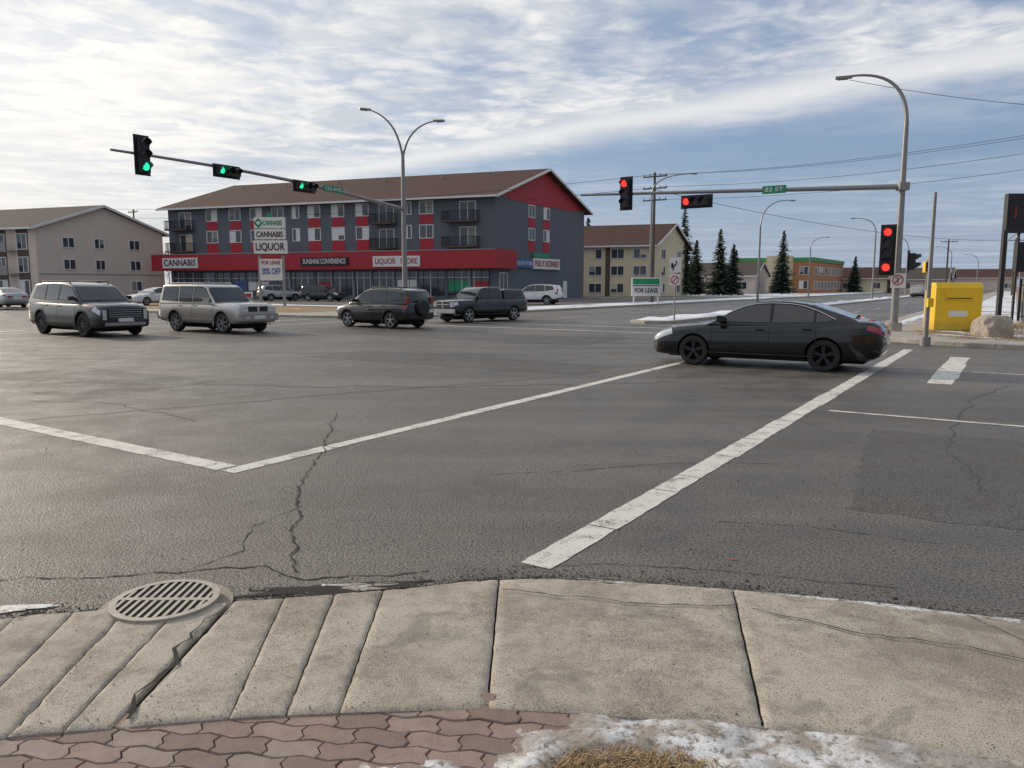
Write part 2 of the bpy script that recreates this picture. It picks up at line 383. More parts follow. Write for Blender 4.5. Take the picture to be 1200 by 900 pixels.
def crack(name,pts,wd,seed,z=.0032,m='crack',step=.05,wmin=.12):
    b=B(); random.seed(seed); path=[]
    for i in range(len(pts)-1):
        p=Vector(pts[i]);q=Vector(pts[i+1]); n=max(2,int((q-p).length/step))
        for k in range(n): path.append(p.lerp(q,k/n))
    path.append(Vector(pts[-1])); vs=[]
    off=0
    for i,p in enumerate(path):
        d=(path[min(i+1,len(path)-1)]-path[max(0,i-1)]).normalized(); n=Vector((-d.y,d.x))
        off=off*.85+random.uniform(-1,1)*wd*1.2; w_=wd*random.uniform(wmin,1)*.5
        c=p+n*off
        vs+= [(c.x+n.x*w_,c.y+n.y*w_,z),(c.x-n.x*w_,c.y-n.y*w_,z)]
    b.add(vs,[(2*i,2*i+1,2*i+3,2*i+2) for i in range(len(path)-1)],m); return b.obj(name)
crack('asphalt_crack',[(-2.35,10.2),(-2.2,9.2),(-1.9,7.2),(-1.59,5.5),(-1.34,4.4)],.02,1,z=.0065)
crack('asphalt_crack',[(-1.62,5.8),(-1.85,5.3),(-1.75,4.8),(-1.95,4.5)],.012,21)
crack('asphalt_crack',[(-.2,6.8),(.6,6.95),(1.4,7.2),(2.6,7.3)],.014,2)
crack('tar_seam',[(-9.5,8.1),(-7.5,8.9),(-5.2,10.3),(-3,11.9),(1,14.4)],.035,3,m='tar',wmin=.5)
crack('tar_seam',[(-16,15.5),(-12,14.5),(-6,13.2),(-1,12.9),(3,13.6)],.05,4,m='tar',wmin=.5)
crack('tar_seam',[(-20,21),(-12,20),(-3,19.4),(2,18.5)],.07,41,m='tar',wmin=.5)
crack('tar_seam',[(-9,11.4),(-6,11.2),(-4,9.6)],.03,24,m='tar',wmin=.5)
crack('asphalt_crack',[(1.5,5.4),(2.1,5.3),(2.9,4.9)],.009,5)
crack('asphalt_crack',[(.0,4.5),(.6,4.55),(1.4,4.4),(2.2,4.15)],.010,6)
crack('asphalt_crack',[(-3.4,4.3),(-2.4,4.35),(-1.5,4.5),(-1.2,4.35),(-.5,4.42)],.02,7)
crack('tar_seam',[(8.5,13.0),(7,11.5),(5.6,9.6),(4.6,8.0),(3.9,6.2)],.022,8,m='tar',wmin=.4)
# ---------------------------------------------------------------- near sidewalk
FP=[(-9,-4.2),(-6,.6),(-4.2,2.9),(-3.3,3.45),(-2.59,3.71),(-2.08,3.81),(-1.236,3.945),(-.66,4.065),(-.25,4.19),(-.074,4.225),(.2,4.235),(.488,4.21),(1.225,4.065),(1.81,3.89),(2.55,3.65),(3.4,3.25),(4.5,2.6),(8,.3),(14,-3.7)]
BP=[(-9,-7),(-6,-2),(-3.2,1.9),(-2.5,2.4),(-1.91,2.67),(-1.46,2.735),(-1.0,2.81),(-.1,2.87),(.168,2.845),(.94,2.735),(1.27,2.67),(1.8,2.51),(2.6,2.1),(3.6,1.5),(7,-.8),(14,-5.6)]
def itp(P_,x):
    for i in range(len(P_)-1):
        if x<=P_[i+1][0]: 
            a,c=P_[i],P_[i+1]; return a[1]+(c[1]-a[1])*(x-a[0])/(c[0]-a[0])
    return P_[-1][1]
def sitp(P_,x): return sum(itp(P_,x+d) for d in(-.12,-.06,0,.06,.12))/5
joints=[(-8.5,-6.6),(-6,-4.6),(-4.4,-3.4),(-3.4,-2.85),(-2.85,-2.5),(-2.52,-2.28),(-2.26,-2.08),(-2.0,-1.88),(-1.74,-1.69),(-1.49,-1.51),(-1.225,-1.10),(-.965,-.885),(-.71,-.68),(-.075,-.10),(1.22,.955),(2.62,2.15),(4.0,3.3),(5.6,4.7),(8,7),(11,10)]
def fy(x,jag=True): return sitp(FP,x)+(0.012*noise.noise(Vector((x*3,1,0)))+.012*noise.noise(Vector((x*17,2,0))) if jag else 0)
sw=B()
for k in range(len(joints)-1):
    (f0,b0),(f1,b1)=joints[k],joints[k+1]
    gp=.011 if f0>-.1 and f0<3 else .008
    gl=.017 if abs(f0+1.49)<.01 else gp/2; gr=.017 if abs(f1+1.49)<.01 else gp/2
    nn_=max(8,int((f1-f0)/.05)); us=[0,.012/max(.2,f1-f0)]+[i/nn_ for i in range(1,nn_)]+[1-.012/max(.2,f1-f0),1]; vsn=[0,.012]+[i/26 for i in range(1,26)]+[.99,1]
    nu,nv=len(us),len(vsn); vs=[];fs=[]
    tl=[random.uniform(-.004,.004) for _ in range(4)]
    for j,vv in enumerate(vsn):
        for i,uu in enumerate(us):
            xf=f0+gl+(f1-gr-f0-gl)*uu; xb=b0+gl+(b1-gr-b0-gl)*uu
            x=xf+(xb-xf)*vv; y=fy(xf)*(1-vv)+sitp(BP,xb)*vv
            ed=(i in(0,nu-1)) or (j in (0,nv-1))
            edg=.012 if j==0 else .007
            chip=max(0,noise.noise(Vector((x*14,y*14,7)))-.25)*.03 if (j<3 or i<2 or i>nu-3) else 0
            # shallow tooled line that marks the kerb band
            z=.04+.004*noise.noise(Vector((x*1.5,y*1.5,0)))+(tl[0]*(1-uu)+tl[1]*uu)*(1-vv)+(tl[2]*(1-uu)+tl[3]*uu)*vv-(edg if ed else 0)-chip
            if ed: x+=.005*noise.noise(Vector((x*25,y*25,3))); 
            vs.append((x,y,z))
    for j in range(nv-1):
        for i in range(nu-1):
            q=j*nu+i; fs.append((q,q+1,q+nu+1,q+nu))
    ring=[i for i in range(nu)]+[j*nu+nu-1 for j in range(1,nv)]+[(nv-1)*nu+i for i in range(nu-2,-1,-1)]+[j*nu for j in range(nv-2,0,-1)]
    base=len(vs)
    for r_ in ring: vs.append((vs[r_][0],vs[r_][1],-.06))
    for i in range(len(ring)):
        i2=(i+1)%len(ring); fs.append((ring[i],ring[i2],base+i2,base+i))
    sw.add(vs,fs,'conc')
sw.obj('sidewalk',smooth=True)
b=B(); n=80; vs=[];fs=[]
for i in range(n+1):
    x=-8.4+19.2*i/n; vs+=[(x,sitp(FP,x)-.05,.012),(x*.9,sitp(BP,x*.9)+.02,.012)]
b.add(vs,[(2*i,2*i+1,2*i+3,2*i+2) for i in range(n)],'crack'); b.obj('sidewalk_bedding')
crack('sidewalk_crack',[(-.05,4.03),(.5,3.9),(.9,3.82),(1.18,3.80)],.012,11,z=.0515,wmin=.4)
crack('sidewalk_crack',[(1.24,3.78),(1.7,3.52),(2.1,3.38),(2.5,3.1)],.012,12,z=.0515,wmin=.4)
crack('sidewalk_crack',[(-1.47,3.80),(-1.52,3.55),(-1.50,3.2),(-1.53,2.95),(-1.51,2.76)],.024,13,z=.0495)
crack('sidewalk_crack',[(2.3,3.72),(2.42,3.4),(2.35,3.1)],.009,14,z=.0505)
# broken joint between asphalt and kerb
fe=[(x/10,sitp(FP,x/10)+.03) for x in range(-40,42,2)]
crack('kerb_joint',fe,.045,51,z=.0028,wmin=.2,step=.03)
crack('kerb_joint',[(x,y+.045) for x,y in fe if x<.1],.035,52,z=.0030,wmin=.1,step=.03)
random.seed(31); b=B()
def stone(x,y,z,s,m):
    vs=[]
    for dx,dy,dz in((1,0,0),(0,1,0),(-1,0,0),(0,-1,0),(0,0,.8),(0,0,-.5)):
        k=s*random.uniform(.6,1.2); vs.append((x+dx*k,y+dy*k,z+dz*k))
    b.add(vs,[(0,1,4),(1,2,4),(2,3,4),(3,0,4),(1,0,5),(2,1,5),(3,2,5),(0,3,5)],m)
for _ in range(3600):
    x=random.uniform(-3.4,3.6); o=abs(random.gauss(0,.10)); y=sitp(FP,x)+.01+o
    stone(x,y,.004,random.uniform(.003,.009)*(1.8 if random.random()<.08 else 1),random.choice(['grit','grit2','grit2']))
for _ in range(900):
    x=random.uniform(-3,4); y=random.uniform(sitp(BP,x),sitp(FP,x)) if random.random()<.6 else sitp(BP,x)+abs(random.gauss(0,.05))
    stone(x,y,.044,random.uniform(.002,.005),random.choice(['grit','grit2']))
for _ in range(1400):
    x=random.uniform(-5,5); y=random.uniform(4.3,9); stone(x,y,.003,random.uniform(.003,.008),random.choice(['grit','grit2']))
b.obj('gravel')
random.seed(4)
pv=B(); pmats=[mat('paver_%d'%i,c,.85,var=.3,scale=18,bump=.6,bscale=120,bdist=.004) for i,c in enumerate([(.25,.18,.15),(.29,.21,.175),(.21,.155,.13),(.28,.22,.19)])]
pw,ph=.20,.10; rot=R(-6)
for j in range(-30,16):
    for i in range(-24,12):
        x0=i*pw+(pw/2 if j%2 else 0); y0=j*ph
        zz_=lambda k:(.013 if (k+(2 if j%2 else 0))%4==1 else (-.013 if (k+(2 if j%2 else 0))%4==3 else 0))
        top=[(x0+pw*k/4,y0+ph+zz_(k)) for k in range(5)]
        bot=[(x0+pw*k/4,y0+zz_(k)) for k in range(5)]
        rgt=[(x0+pw+.012,y0+ph*.33),(x0+pw-.012,y0+ph*.67)]
        pts=bot+rgt+top[::-1]+[(x0-.012,y0+ph*.67),(x0+.012,y0+ph*.33)]
        cx=x0+pw/2; cy=y0+ph/2
        def rt(p): return (p[0]*math.cos(rot)-p[1]*math.sin(rot)-.3,p[0]*math.sin(rot)+p[1]*math.cos(rot)+1.6)
        c=rt((cx,cy))
        if c[0]>.35 or c[0]<-4.5 or c[1]<-1 or c[1]>sitp(BP,c[0])+.1: continue
        vs=[];z=.028+random.uniform(-.002,.003)
        for sx,zz in ((.965,-.02),(.965,z-.006),(.90,z)):
            for p in pts:
                q=rt((cx+(p[0]-cx)*(1-(1-sx)*.6),cy+(p[1]-cy)*(1-(1-sx)*1.1))); vs.append((q[0],q[1],zz))
        n=len(pts); fs=[(k,(k+1)%n,(k+1)%n+n,k+n) for k in range(n)]+[(k+n,(k+1)%n+n,(k+1)%n+2*n,k+2*n) for k in range(n)]+[tuple(range(2*n,3*n))]
        pv.add(vs,fs,random.choice(pmats))
pv.obj('paving_bricks')
b=B(); b.poly([(-9,-8,.008),(14,-8,.008),(14,-5.4,.008),(3.6,1.6,.008),(1.8,2.55,.008),(-.1,2.9,.008),(-1.9,2.7,.008),(-3.2,2,.008),(-9,-6.8,.008)],'soil'); b.obj('soil_bed')
ice,ti,bi=newmat('melting_ice'); gi=NG(ti); tc=ti.nodes.new('ShaderNodeTexCoord').outputs['Object']
n1=gi.noise(tc,5,7,.7,.5); n2=gi.noise(tc,28,5,.7); n0=gi.noise(tc,1.6,4,.6)
cc=gi.mix(gi.smooth(n1,.38,.6),(.33,.28,.22),(.68,.69,.70)); cc=gi.mix(gi.m('MULTIPLY',gi.smooth(n2,.49,.38),.8),cc,(.13,.10,.07)); cc=gi.mix(gi.m('MULTIPLY',gi.smooth(n0,.52,.42),.7),cc,(.24,.19,.14))
ti.links.new(cc,bi.inputs['Base Color']); ti.links.new(gi.smooth(n1,.4,.6,.22,.65),bi.inputs['Roughness'])
bp=ti.nodes.new('ShaderNodeBump'); bp.inputs['Strength'].default_value=.7; bp.inputs['Distance'].default_value=.02
ti.links.new(gi.m('ADD',n1,gi.m('MULTIPLY',n2,.4)),bp.inputs['Height']); ti.links.new(bp.outputs[0],bi.inputs['Normal']); M['ice']=ice
b=B(); vs=[];fs=[]; nx,ny=150,100
for j in range(ny+1):
    for i in range(nx+1):
        x=-1.0+5.5*i/nx; top=sitp(BP,x)+.02; y=0+(top-0)*j/ny
        q=((x-.17)*(-.4)-(y-2.85)*(-.72)); ins=-q
        d_=((x-.42)/.34)**2+((y-2.46)/.17)**2
        z=.012+max(-.05,min(.03,ins*.14))+.022*noise.noise(Vector((x*5,y*5,0)))+.012*noise.noise(Vector((x*16,y*16,5)))-.04*max(0,1-d_)
        z=min(z,.052)
        if j==ny: z=min(z,.03)
        vs.append((x,y,z))
for j in range(ny):
    for i in range(nx):
        q=j*(nx+1)+i; fs.append((q,q+1,q+nx+2,q+nx+1))
b.add(vs,fs,'ice'); b.obj('snow_and_ice',smooth=True)
straw=mat('straw',(.42,.30,.15),.8,var=.4,scale=20); straw2=mat('straw_dark',(.24,.16,.08),.8,var=.4,scale=20)
def tuft(name,areas,seed,zb=.01):
    random.seed(seed); b=B()
    for (cx,cy,rx,ry,n,h) in areas:
        for _ in range(n):
            a=random.uniform(0,6.28); r=math.sqrt(random.random()); x=cx+rx*r*math.cos(a); y=cy+ry*r*math.sin(a)
            d=random.uniform(0,6.28); l=h*random.uniform(.5,1.4); up=random.uniform(.1,.55); w_=.0018*h/.07
            dx,dy=math.cos(d),math.sin(d); p0=Vector((x,y,zb)); p1=p0+Vector((dx*l*.5,dy*l*.5,l*up)); p2=p0+Vector((dx*l,dy*l,l*up*.7))
            n_=Vector((-dy,dx,0))*w_
            b.add([p0-n_,p0+n_,p1+n_,p1-n_,p2],[(0,1,2,3),(3,2,4)],straw if random.random()<.65 else straw2)
    return b.obj(name,recalc=False)
tuft('dry_grass',[(.42,2.44,.34,.15,1500,.07),(.2,2.50,.13,.06,220,.055),(1.3,2.3,.5,.12,250,.04)],5,zb=.018)
random.seed(77); tg=[]
for k in range(40):
    p=AB(random.uniform(28.8,33),random.uniform(0,25)); tg.append((p.x,p.y,1.2,.6,70,.38))
for k in range(36):
    p=AB(random.uniform(23.2,27),random.uniform(1.2,20)); tg.append((p.x,p.y,1.0,.45,70,.3))
tuft('dry_grass',tg,6,zb=.13)
def patch(name,cx,cy,rx,ry,m,z,seed,n=40,ang=0):
    b=B(); pts=[]
    for k in range(n):
        t_=2*math.pi*k/n; r=1+.55*noise.noise(Vector((math.cos(t_)*1.6,math.sin(t_)*1.6,seed)))+.4*noise.noise(Vector((math.cos(t_)*6,math.sin(t_)*6,seed)))
        x=rx*r*math.cos(t_); y=ry*r*math.sin(t_); pts.append((cx+x*math.cos(ang)-y*math.sin(ang),cy+x*math.sin(ang)+y*math.cos(ang),z))
    vs=pts+[(cx,cy,z+min(rx,ry)*.1)]; b.add(vs,[(k,(k+1)%n,n) for k in range(n)],m); return b.obj(name,smooth=True)
patch('gutter_dirt',-1.0,4.16,.45,.08,'crack',.0036,12,ang=.15)
patch('gutter_ice',-.92,4.17,.24,.055,'ice',.006,2,ang=.15); patch('gutter_ice',-2.75,3.86,.3,.05,'ice',.006,5,ang=.2)
patch('gutter_ice',.9,4.19,.42,.02,'ice',.006,7,ang=-.2); patch('gutter_ice',2.05,3.89,.65,.035,'ice',.006,9,ang=-.3)
patch('gutter_ice',3.0,3.5,.4,.03,'ice',.006,11,ang=-.45)
patch('litter',1.38,4.62,.03,.008,'red',.008,3)
dr=root('storm_drain_grate',(-1.84,3.90,0)); dr.scale=(.94,.94,1); b=B()
def disc(b,r,z,m,n=48,r0=0,z0=None):
    vs=[(r*math.cos(2*math.pi*k/n),r*math.sin(2*math.pi*k/n),z) for k in range(n)]
    if r0: 
        vs+=[(r0*math.cos(2*math.pi*k/n),r0*math.sin(2*math.pi*k/n),z) for k in range(n)]
        b.add(vs,[(k,(k+1)%n,(k+1)%n+n,k+n) for k in range(n)],m)
    else: b.add(vs,[tuple(range(n))],m)
    if z0 is not None:
        vs=[(r*math.cos(2*math.pi*k/n),r*math.sin(2*math.pi*k/n),zz) for zz in(z,z0) for k in range(n)]
        b.add(vs,[(k,(k+1)%n,(k+1)%n+n,k+n) for k in range(n)],m)
disc(b,.27,.0475,'hole_shade'); b.obj('pit_shade_disc',dr)  # flat dark disc just under the bars, painted shade instead of real depth
b=B(); disc(b,.29,.0535,'iron',r0=.252,z0=.0)
for k in range(-5,6):
    x=k*.045; hl=math.sqrt(max(0,.255**2-x*x))
    if hl>.03: b.box(x-.0095,x+.0095,-hl,hl,.048,.0525,'iron')
b.box(-.255,.255,-.016,.016,.048,.0530,'iron'); b.obj('grate_bars',dr)
b=B(); disc(b,.36,.014,'conc',r0=.28,z0=-.02); b.obj('collar',dr)
# ---------------------------------------------------------------- vehicles
SEC=[(0,0),(.75,0),(.93,.05),(.985,.15),(1,.3),(1,.48),(.99,.66),(.97,.79),(.925,.89),(.84,.96),(.6,.995),(0,1.02)]
def vehicle(name,loc,head,P):
    L,W=P['L'],P['W']; keys=P['keys']; sc=P.get('sc',1)
    rt_=root(name,loc,math.atan2(head[1],head[0])); rt_.scale=(sc,sc,sc*P.get('sz',1))
    def kv(x):
        x=max(keys[0][0],min(keys[-1][0],x))
        for i in range(len(keys)-1):
            if x<=keys[i+1][0]+1e-9:
                a,c=keys[i],keys[i+1]; f=(x-a[0])/(c[0]-a[0]); return [a[j]+(c[j]-a[j])*f for j in(1,2,3)]
    def ks(x):
        dd=min(.10,(L/2-abs(x))*.7); q=[kv(x+d) for d in(-dd,-dd/2,0,dd/2,dd)]; return [sum(v[j] for v in q)/5 for j in range(3)]
    def S(x,s,side):
        zl,zt,w_=ks(x); i=min(len(SEC)-2,int(s)); f=s-i
        y=SEC[i][0]*(1-f)+SEC[i+1][0]*f; z=SEC[i][1]*(1-f)+SEC[i+1][1]*f
        return Vector((x,side*w_*y,zl+(zt-zl)*z))
    xs=[]; n=46
    for i in range(n+1): xs.append(-L/2*math.cos(math.pi*i/n)*.35-L/2*.65*(1-2*i/n))
    body=B(); vs=[];fs=[]; m_=2*len(SEC)-2
    for x in xs:
        for s in range(len(SEC)): vs.append(S(x,s,1))
        for s in range(len(SEC)-2,0,-1): vs.append(S(x,s,-1))
    for i in range(n):
        for k in range(m_):
            a=i*m_+k;c=i*m_+(k+1)%m_; fs.append((a,c,c+m_,a+m_))
    fs.append(tuple(range(m_))); fs.append(tuple(range(n*m_,(n+1)*m_))[::-1])
    body.add(vs,fs,P['paint']); bo=body.obj('body',rt_,smooth=True)
    cut=B(); Rw=P['R']; cuts=[]
    for wx in P['wx']:
        for sd_ in(1,-1):
            cb_=B(); nn=32; y0=sd_*(W/2-.33); y1=sd_*(W/2+.3); v2=[]
            for yy in(y0,y1):
                for k in range(nn):
                    t_=2*math.pi*k/nn; v2.append((wx+Rw*1.13*math.cos(t_),yy,Rw*1.03+Rw*1.13*math.sin(t_)))
            cb_.add(v2,[tuple(range(nn)),tuple(range(nn,2*nn))]+[(k,(k+1)%nn,(k+1)%nn+nn,k+nn) for k in range(nn)],'well')
            co_=cb_.obj('cut',rt_); cuts.append(co_)
            md=bo.modifiers.new('b','BOOLEAN'); md.operation='DIFFERENCE'; md.object=co_; md.solver='EXACT'
    bpy.context.view_layer.update(); dg=bpy.context.evaluated_depsgraph_get()
    nm=bpy.data.meshes.new_from_object(bo.evaluated_get(dg)); bo.modifiers.clear(); bo.data=nm
    nm.polygons.foreach_set('use_smooth',[True]*len(nm.polygons)); nm.set_sharp_from_angle(angle=R(38))
    for c_ in cuts: bpy.data.objects.remove(c_)
    ln=B(); wh=[]
    for wx in P['wx']:
        for sd_ in(1,-1):
            zl=ks(wx)[0]; r=Rw*1.125; zc_=Rw*1.03; a0=math.asin(max(-1,(zl+.0-zc_)/r)); nn=20; v2=[]
            for k in range(nn+1):
                t_=a0+(math.pi-2*a0)*k/nn; 
                for yy in(W/2-.325,W/2-.05): v2.append((wx+r*math.cos(t_),sd_*yy,zc_+r*math.sin(t_)))
            ln.add(v2,[(2*k,2*k+1,2*k+3,2*k+2) for k in range(nn)]+[tuple(range(0,2*nn+2,2))],'well')
            wb=B(); y0=sd_*(W/2-.03); c=(wx,y0,Rw); q=-sd_
            wb.lathe(c,[(Rw*.68,q*.03),(Rw*.73,q*.004),(Rw*.90,q*.0),(Rw*.975,q*.02),(Rw,q*.06),(Rw,q*.17),(Rw*.95,q*.22),(Rw*.6,q*.22)],'rubber')
            rm=P.get('rim','alloy')
            wb.lathe(c,[(Rw*.72,q*.010),(Rw*.67,q*.010),(Rw*.63,q*.05),(Rw*.60,q*.16)],rm)
            wb.lathe(c,[(Rw*.61,q*.15),(.001,q*.15)],'well')
            wb.lathe(c,[(Rw*.17,q*.06),(Rw*.16,q*.02),(.001,q*.018)],rm)
            ns=P.get('spokes',5); dbl=P.get('dbl',False)
            for k in range(ns):
                for o_ in ((-.12,.12) if dbl else (0,)):
                    t_=2*math.pi*k/ns+.3+o_; dx,dz=math.cos(t_),math.sin(t_); 
                    cc_=Vector((wx+dx*Rw*.40,y0+q*.045,Rw+dz*Rw*.40)); wd=Rw*(.045 if dbl else (.085 if ns<8 else .05))
                    wb.obox(cc_,Vector((dx,0,dz))*Rw*.27,Vector((0,.018,0)),Vector((-dz,0,dx))*wd,rm)
            wb.obj('wheel',rt_,smooth=True)
    ln.box(-L/2+.35,L/2-.35,-W/2+.36,W/2-.36,.17,.34,'well'); ln.obj('underbody',rt_)
    zb=P['gz'][0]; zr=P['gz'][1]; wb0=P['gw'][0]; wt=P['gw'][1]
    def gy(z): return wb0+(wt-wb0)*(z-zb)/(zr-zb)
    for gi_,gh in enumerate([P['gh']]+P.get('gh2',[])):
        gb=B(); n=len(gh); vs=[(x,gy(z),z) for x,z in gh]+[(x,-gy(z),z) for x,z in gh]
        gb.add(vs,[tuple(range(n)),tuple(range(n,2*n))[::-1]]+[(i,(i+1)%n,(i+1)%n+n,i+n) for i in range(n)],P['paint'])
        go=gb.obj('cabin' if gi_==0 else 'bed_cap',rt_,bevel=.055,seg=3); go.data.polygons.foreach_set('use_smooth',[True]*len(go.data.polygons))
    wn=B()
    for poly in P['win']:
        for sd_ in(1,-1):
            cx=sum(p[0] for p in poly)/len(poly); cz=sum(p[1] for p in poly)/len(poly)
            for grow,off,mm in((.03,.005,'black'),(0,.009,'glass')):
                q=[]
                for p in poly:
                    dx,dz=p[0]-cx,p[1]-cz; l=math.hypot(dx,dz); x_=p[0]+dx/l*grow; z_=p[1]+dz/l*grow; q.append((x_,sd_*(gy(z_)+off),z_))
                wn.poly(q,mm)
    for (p,q_) in P['ws']:
        d=Vector((q_[0]-p[0],0,q_[1]-p[1])); nrm=Vector((d.z,0,-d.x)).normalized()
        if (nrm.x>0)!=(p[0]>0): nrm=-nrm
        o_=nrm*.012; yb=gy(p[1])-.09; yt=gy(q_[1])-.085
        vv=[Vector((p[0],-yb,p[1]))+o_,Vector((p[0],yb,p[1]))+o_,Vector((q_[0],yt,q_[1]))+o_,Vector((q_[0],-yt,q_[1]))+o_]
        wn.poly(vv,'glass')
    if P.get('trimline'):
        for sd_ in(1,-1):
            wn.tube([(x,sd_*(gy(z)+.012),z) for x,z in P['trimline']],.011,'chrome',6)
    wn.obj('windows',rt_)
    pt=B()
    def spatch(c4,mm,off=.006,nu=8,nv=5,sides=(1,-1)):
        for sd_ in sides:
            vs=[]
            for j in range(nv+1):
                for i in range(nu+1):
                    u_,v_=i/nu,j/nv
                    x=(c4[0][0]*(1-u_)+c4[1][0]*u_)*(1-v_)+(c4[3][0]*(1-u_)+c4[2][0]*u_)*v_
                    s=(c4[0][1]*(1-u_)+c4[1][1]*u_)*(1-v_)+(c4[3][1]*(1-u_)+c4[2][1]*u_)*v_
                    p=S(x,s,sd_); e_=.02
                    tx=S(min(x+e_,L/2),s,sd_)-S(max(x-e_,-L/2),s,sd_); ts=S(x,min(s+.2,11),sd_)-S(x,max(s-.2,0),sd_); nr=tx.cross(ts)
                    if nr.length>0: nr.normalize()
                    if nr.y*sd_<0: nr=-nr
                    vs.append(p+nr*off)
            pt.add(vs,[(j*(nu+1)+i,j*(nu+1)+i+1,(j+1)*(nu+1)+i+1,(j+1)*(nu+1)+i) for j in range(nv) for i in range(nu)],mm)
    for x_ in P['seams']:
        spatch([(x_,2.6),(x_+.014,2.6),(x_+.014,8.6),(x_,8.6)],'crack',.003,1,10)
    spatch([(P['seams'][-1],2.6),(P['seams'][0],2.6),(P['seams'][0],2.72),(P['seams'][-1],2.72)],'crack',.003,20,1)
    for c4,mm in P.get('patch',[]): spatch(c4,mm)
    if P.get('clad'):
        e1=P['wx'][0]-P['R']*1.17; e2=P['wx'][1]+P['R']*1.17
        spatch([(e2,1.7),(e1,1.7),(e1,3.3),(e2,3.3)],P['clad'],.008,20,4)
        spatch([(P['wx'][0]+P['R']*1.17,1.7),(L/2-.02,1.7),(L/2-.02,3.0),(P['wx'][0]+P['R']*1.17,3.0)],P['clad'],.008,10,4)
        spatch([(-L/2+.02,1.7),(P['wx'][1]-P['R']*1.17,1.7),(P['wx'][1]-P['R']*1.17,3.3),(-L/2+.02,3.3)],P['clad'],.008,10,4)
        for wx in P['wx']:
            for sd_ in(1,-1):
                r0,r1=P['R']*1.12,P['R']*1.25; v2=[]; nn=22
                for k in range(nn+1):
                    t_=R(-18+216*k/nn)
                    for r_ in(r0,r1):
                        xx=wx+r_*math.cos(t_); zz=P['R']*1.03+r_*math.sin(t_); zl,zt,w_=ks(xx); zf=max(0,min(1,(zz-zl)/(zt-zl)))
                        yv=1
                        for i in range(2,len(SEC)-1):
                            if SEC[i][1]<=zf<=SEC[i+1][1]: yv=SEC[i][0]+(SEC[i+1][0]-SEC[i][0])*(zf-SEC[i][1])/max(1e-6,SEC[i+1][1]-SEC[i][1]); break
                        v2.append((xx,sd_*(w_*yv+.014),zz))
                pt.add(v2,[(2*k,2*k+1,2*k+3,2*k+2) for k in range(nn)],P['clad'])
    pt.obj('trim',rt_,smooth=True,recalc=False)
    ex=B()
    for bx in P.get('boxes',[]): ex.box(*bx)
    mx_,mz=P['mir']
    for sd_ in(1,-1):
        y=gy(mz)+.02; ex.box(mx_-.05,mx_+.09,min(sd_*y,sd_*(y+.20)),max(sd_*y,sd_*(y+.20)),mz-.0,mz+.13,P.get('mirm',P['paint']))
        for hx,hs in P['hand']:
            p=S(hx,hs,sd_); ex.box(hx-.1,hx+.1,min(p.y,p.y+sd_*.03),max(p.y,p.y+sd_*.03),p.z-.015,p.z+.02,P.get('handm',P['paint']))
    ex.obj('fittings',rt_,bevel=.018)
    if P.get('rails'):
        rb=B(); x0,x1,z=P['rails']
        mm='black' if P.get('railm') is None else P['railm']
        for sd_ in(1,-1):
            y=sd_*(gy(z)-.06); rb.tube([(x0,y,z-.04),(x0+.1,y,z+.06),(x1-.1,y,z+.06),(x1,y,z-.04)],.02,mm,8)
        if P.get('xbars'):
            for xb in P['xbars']: rb.tube([(xb,-gy(z)+.06,z+.07),(xb,gy(z)-.06,z+.07)],.018,mm,8)
        rb.obj('roof_rails',rt_,smooth=True)
    if P.get('spare'):
        sb=B(); 
        sb.T=lambda p:Vector((p.y-L/2-.02,p.x,p.z))
        sb.lathe((0,-.12,.86),[(.001,-.06),(.30,-.06),(.34,-.02),(.35,.1),(.33,.16)],'black'); sb.obj('spare_wheel_cover',rt_,smooth=True)
    return rt_
def paint(n,c,metal=.3,rough=.3,dirt=.40,coat=1,spec=.35): return mat(n,c,rough,metal,var=.04,coat=coat,dirt=(.12,.46,(.12,.105,.088),dirt),spec=spec)
pk_black=paint('black_car_paint',(.0025,.003,.004),.0,.3,.10,1,.2)
pk_graph=paint('graphite_paint',(.012,.016,.019),.2,.3,.3)
pk_silver=paint('silver_paint',(.50,.475,.44),.55,.35,.5)
pk_dgrey=paint('dark_grey_paint',(.008,.010,.013),.1,.3,.3)
pk_white=paint('white_car_paint',(.66,.66,.66),0,.3)
pk_lsil=paint('light_silver_paint',(.38,.40,.42),.6,.35)
pk_blue=paint('blue_car_paint',(.10,.16,.24),.4,.3)
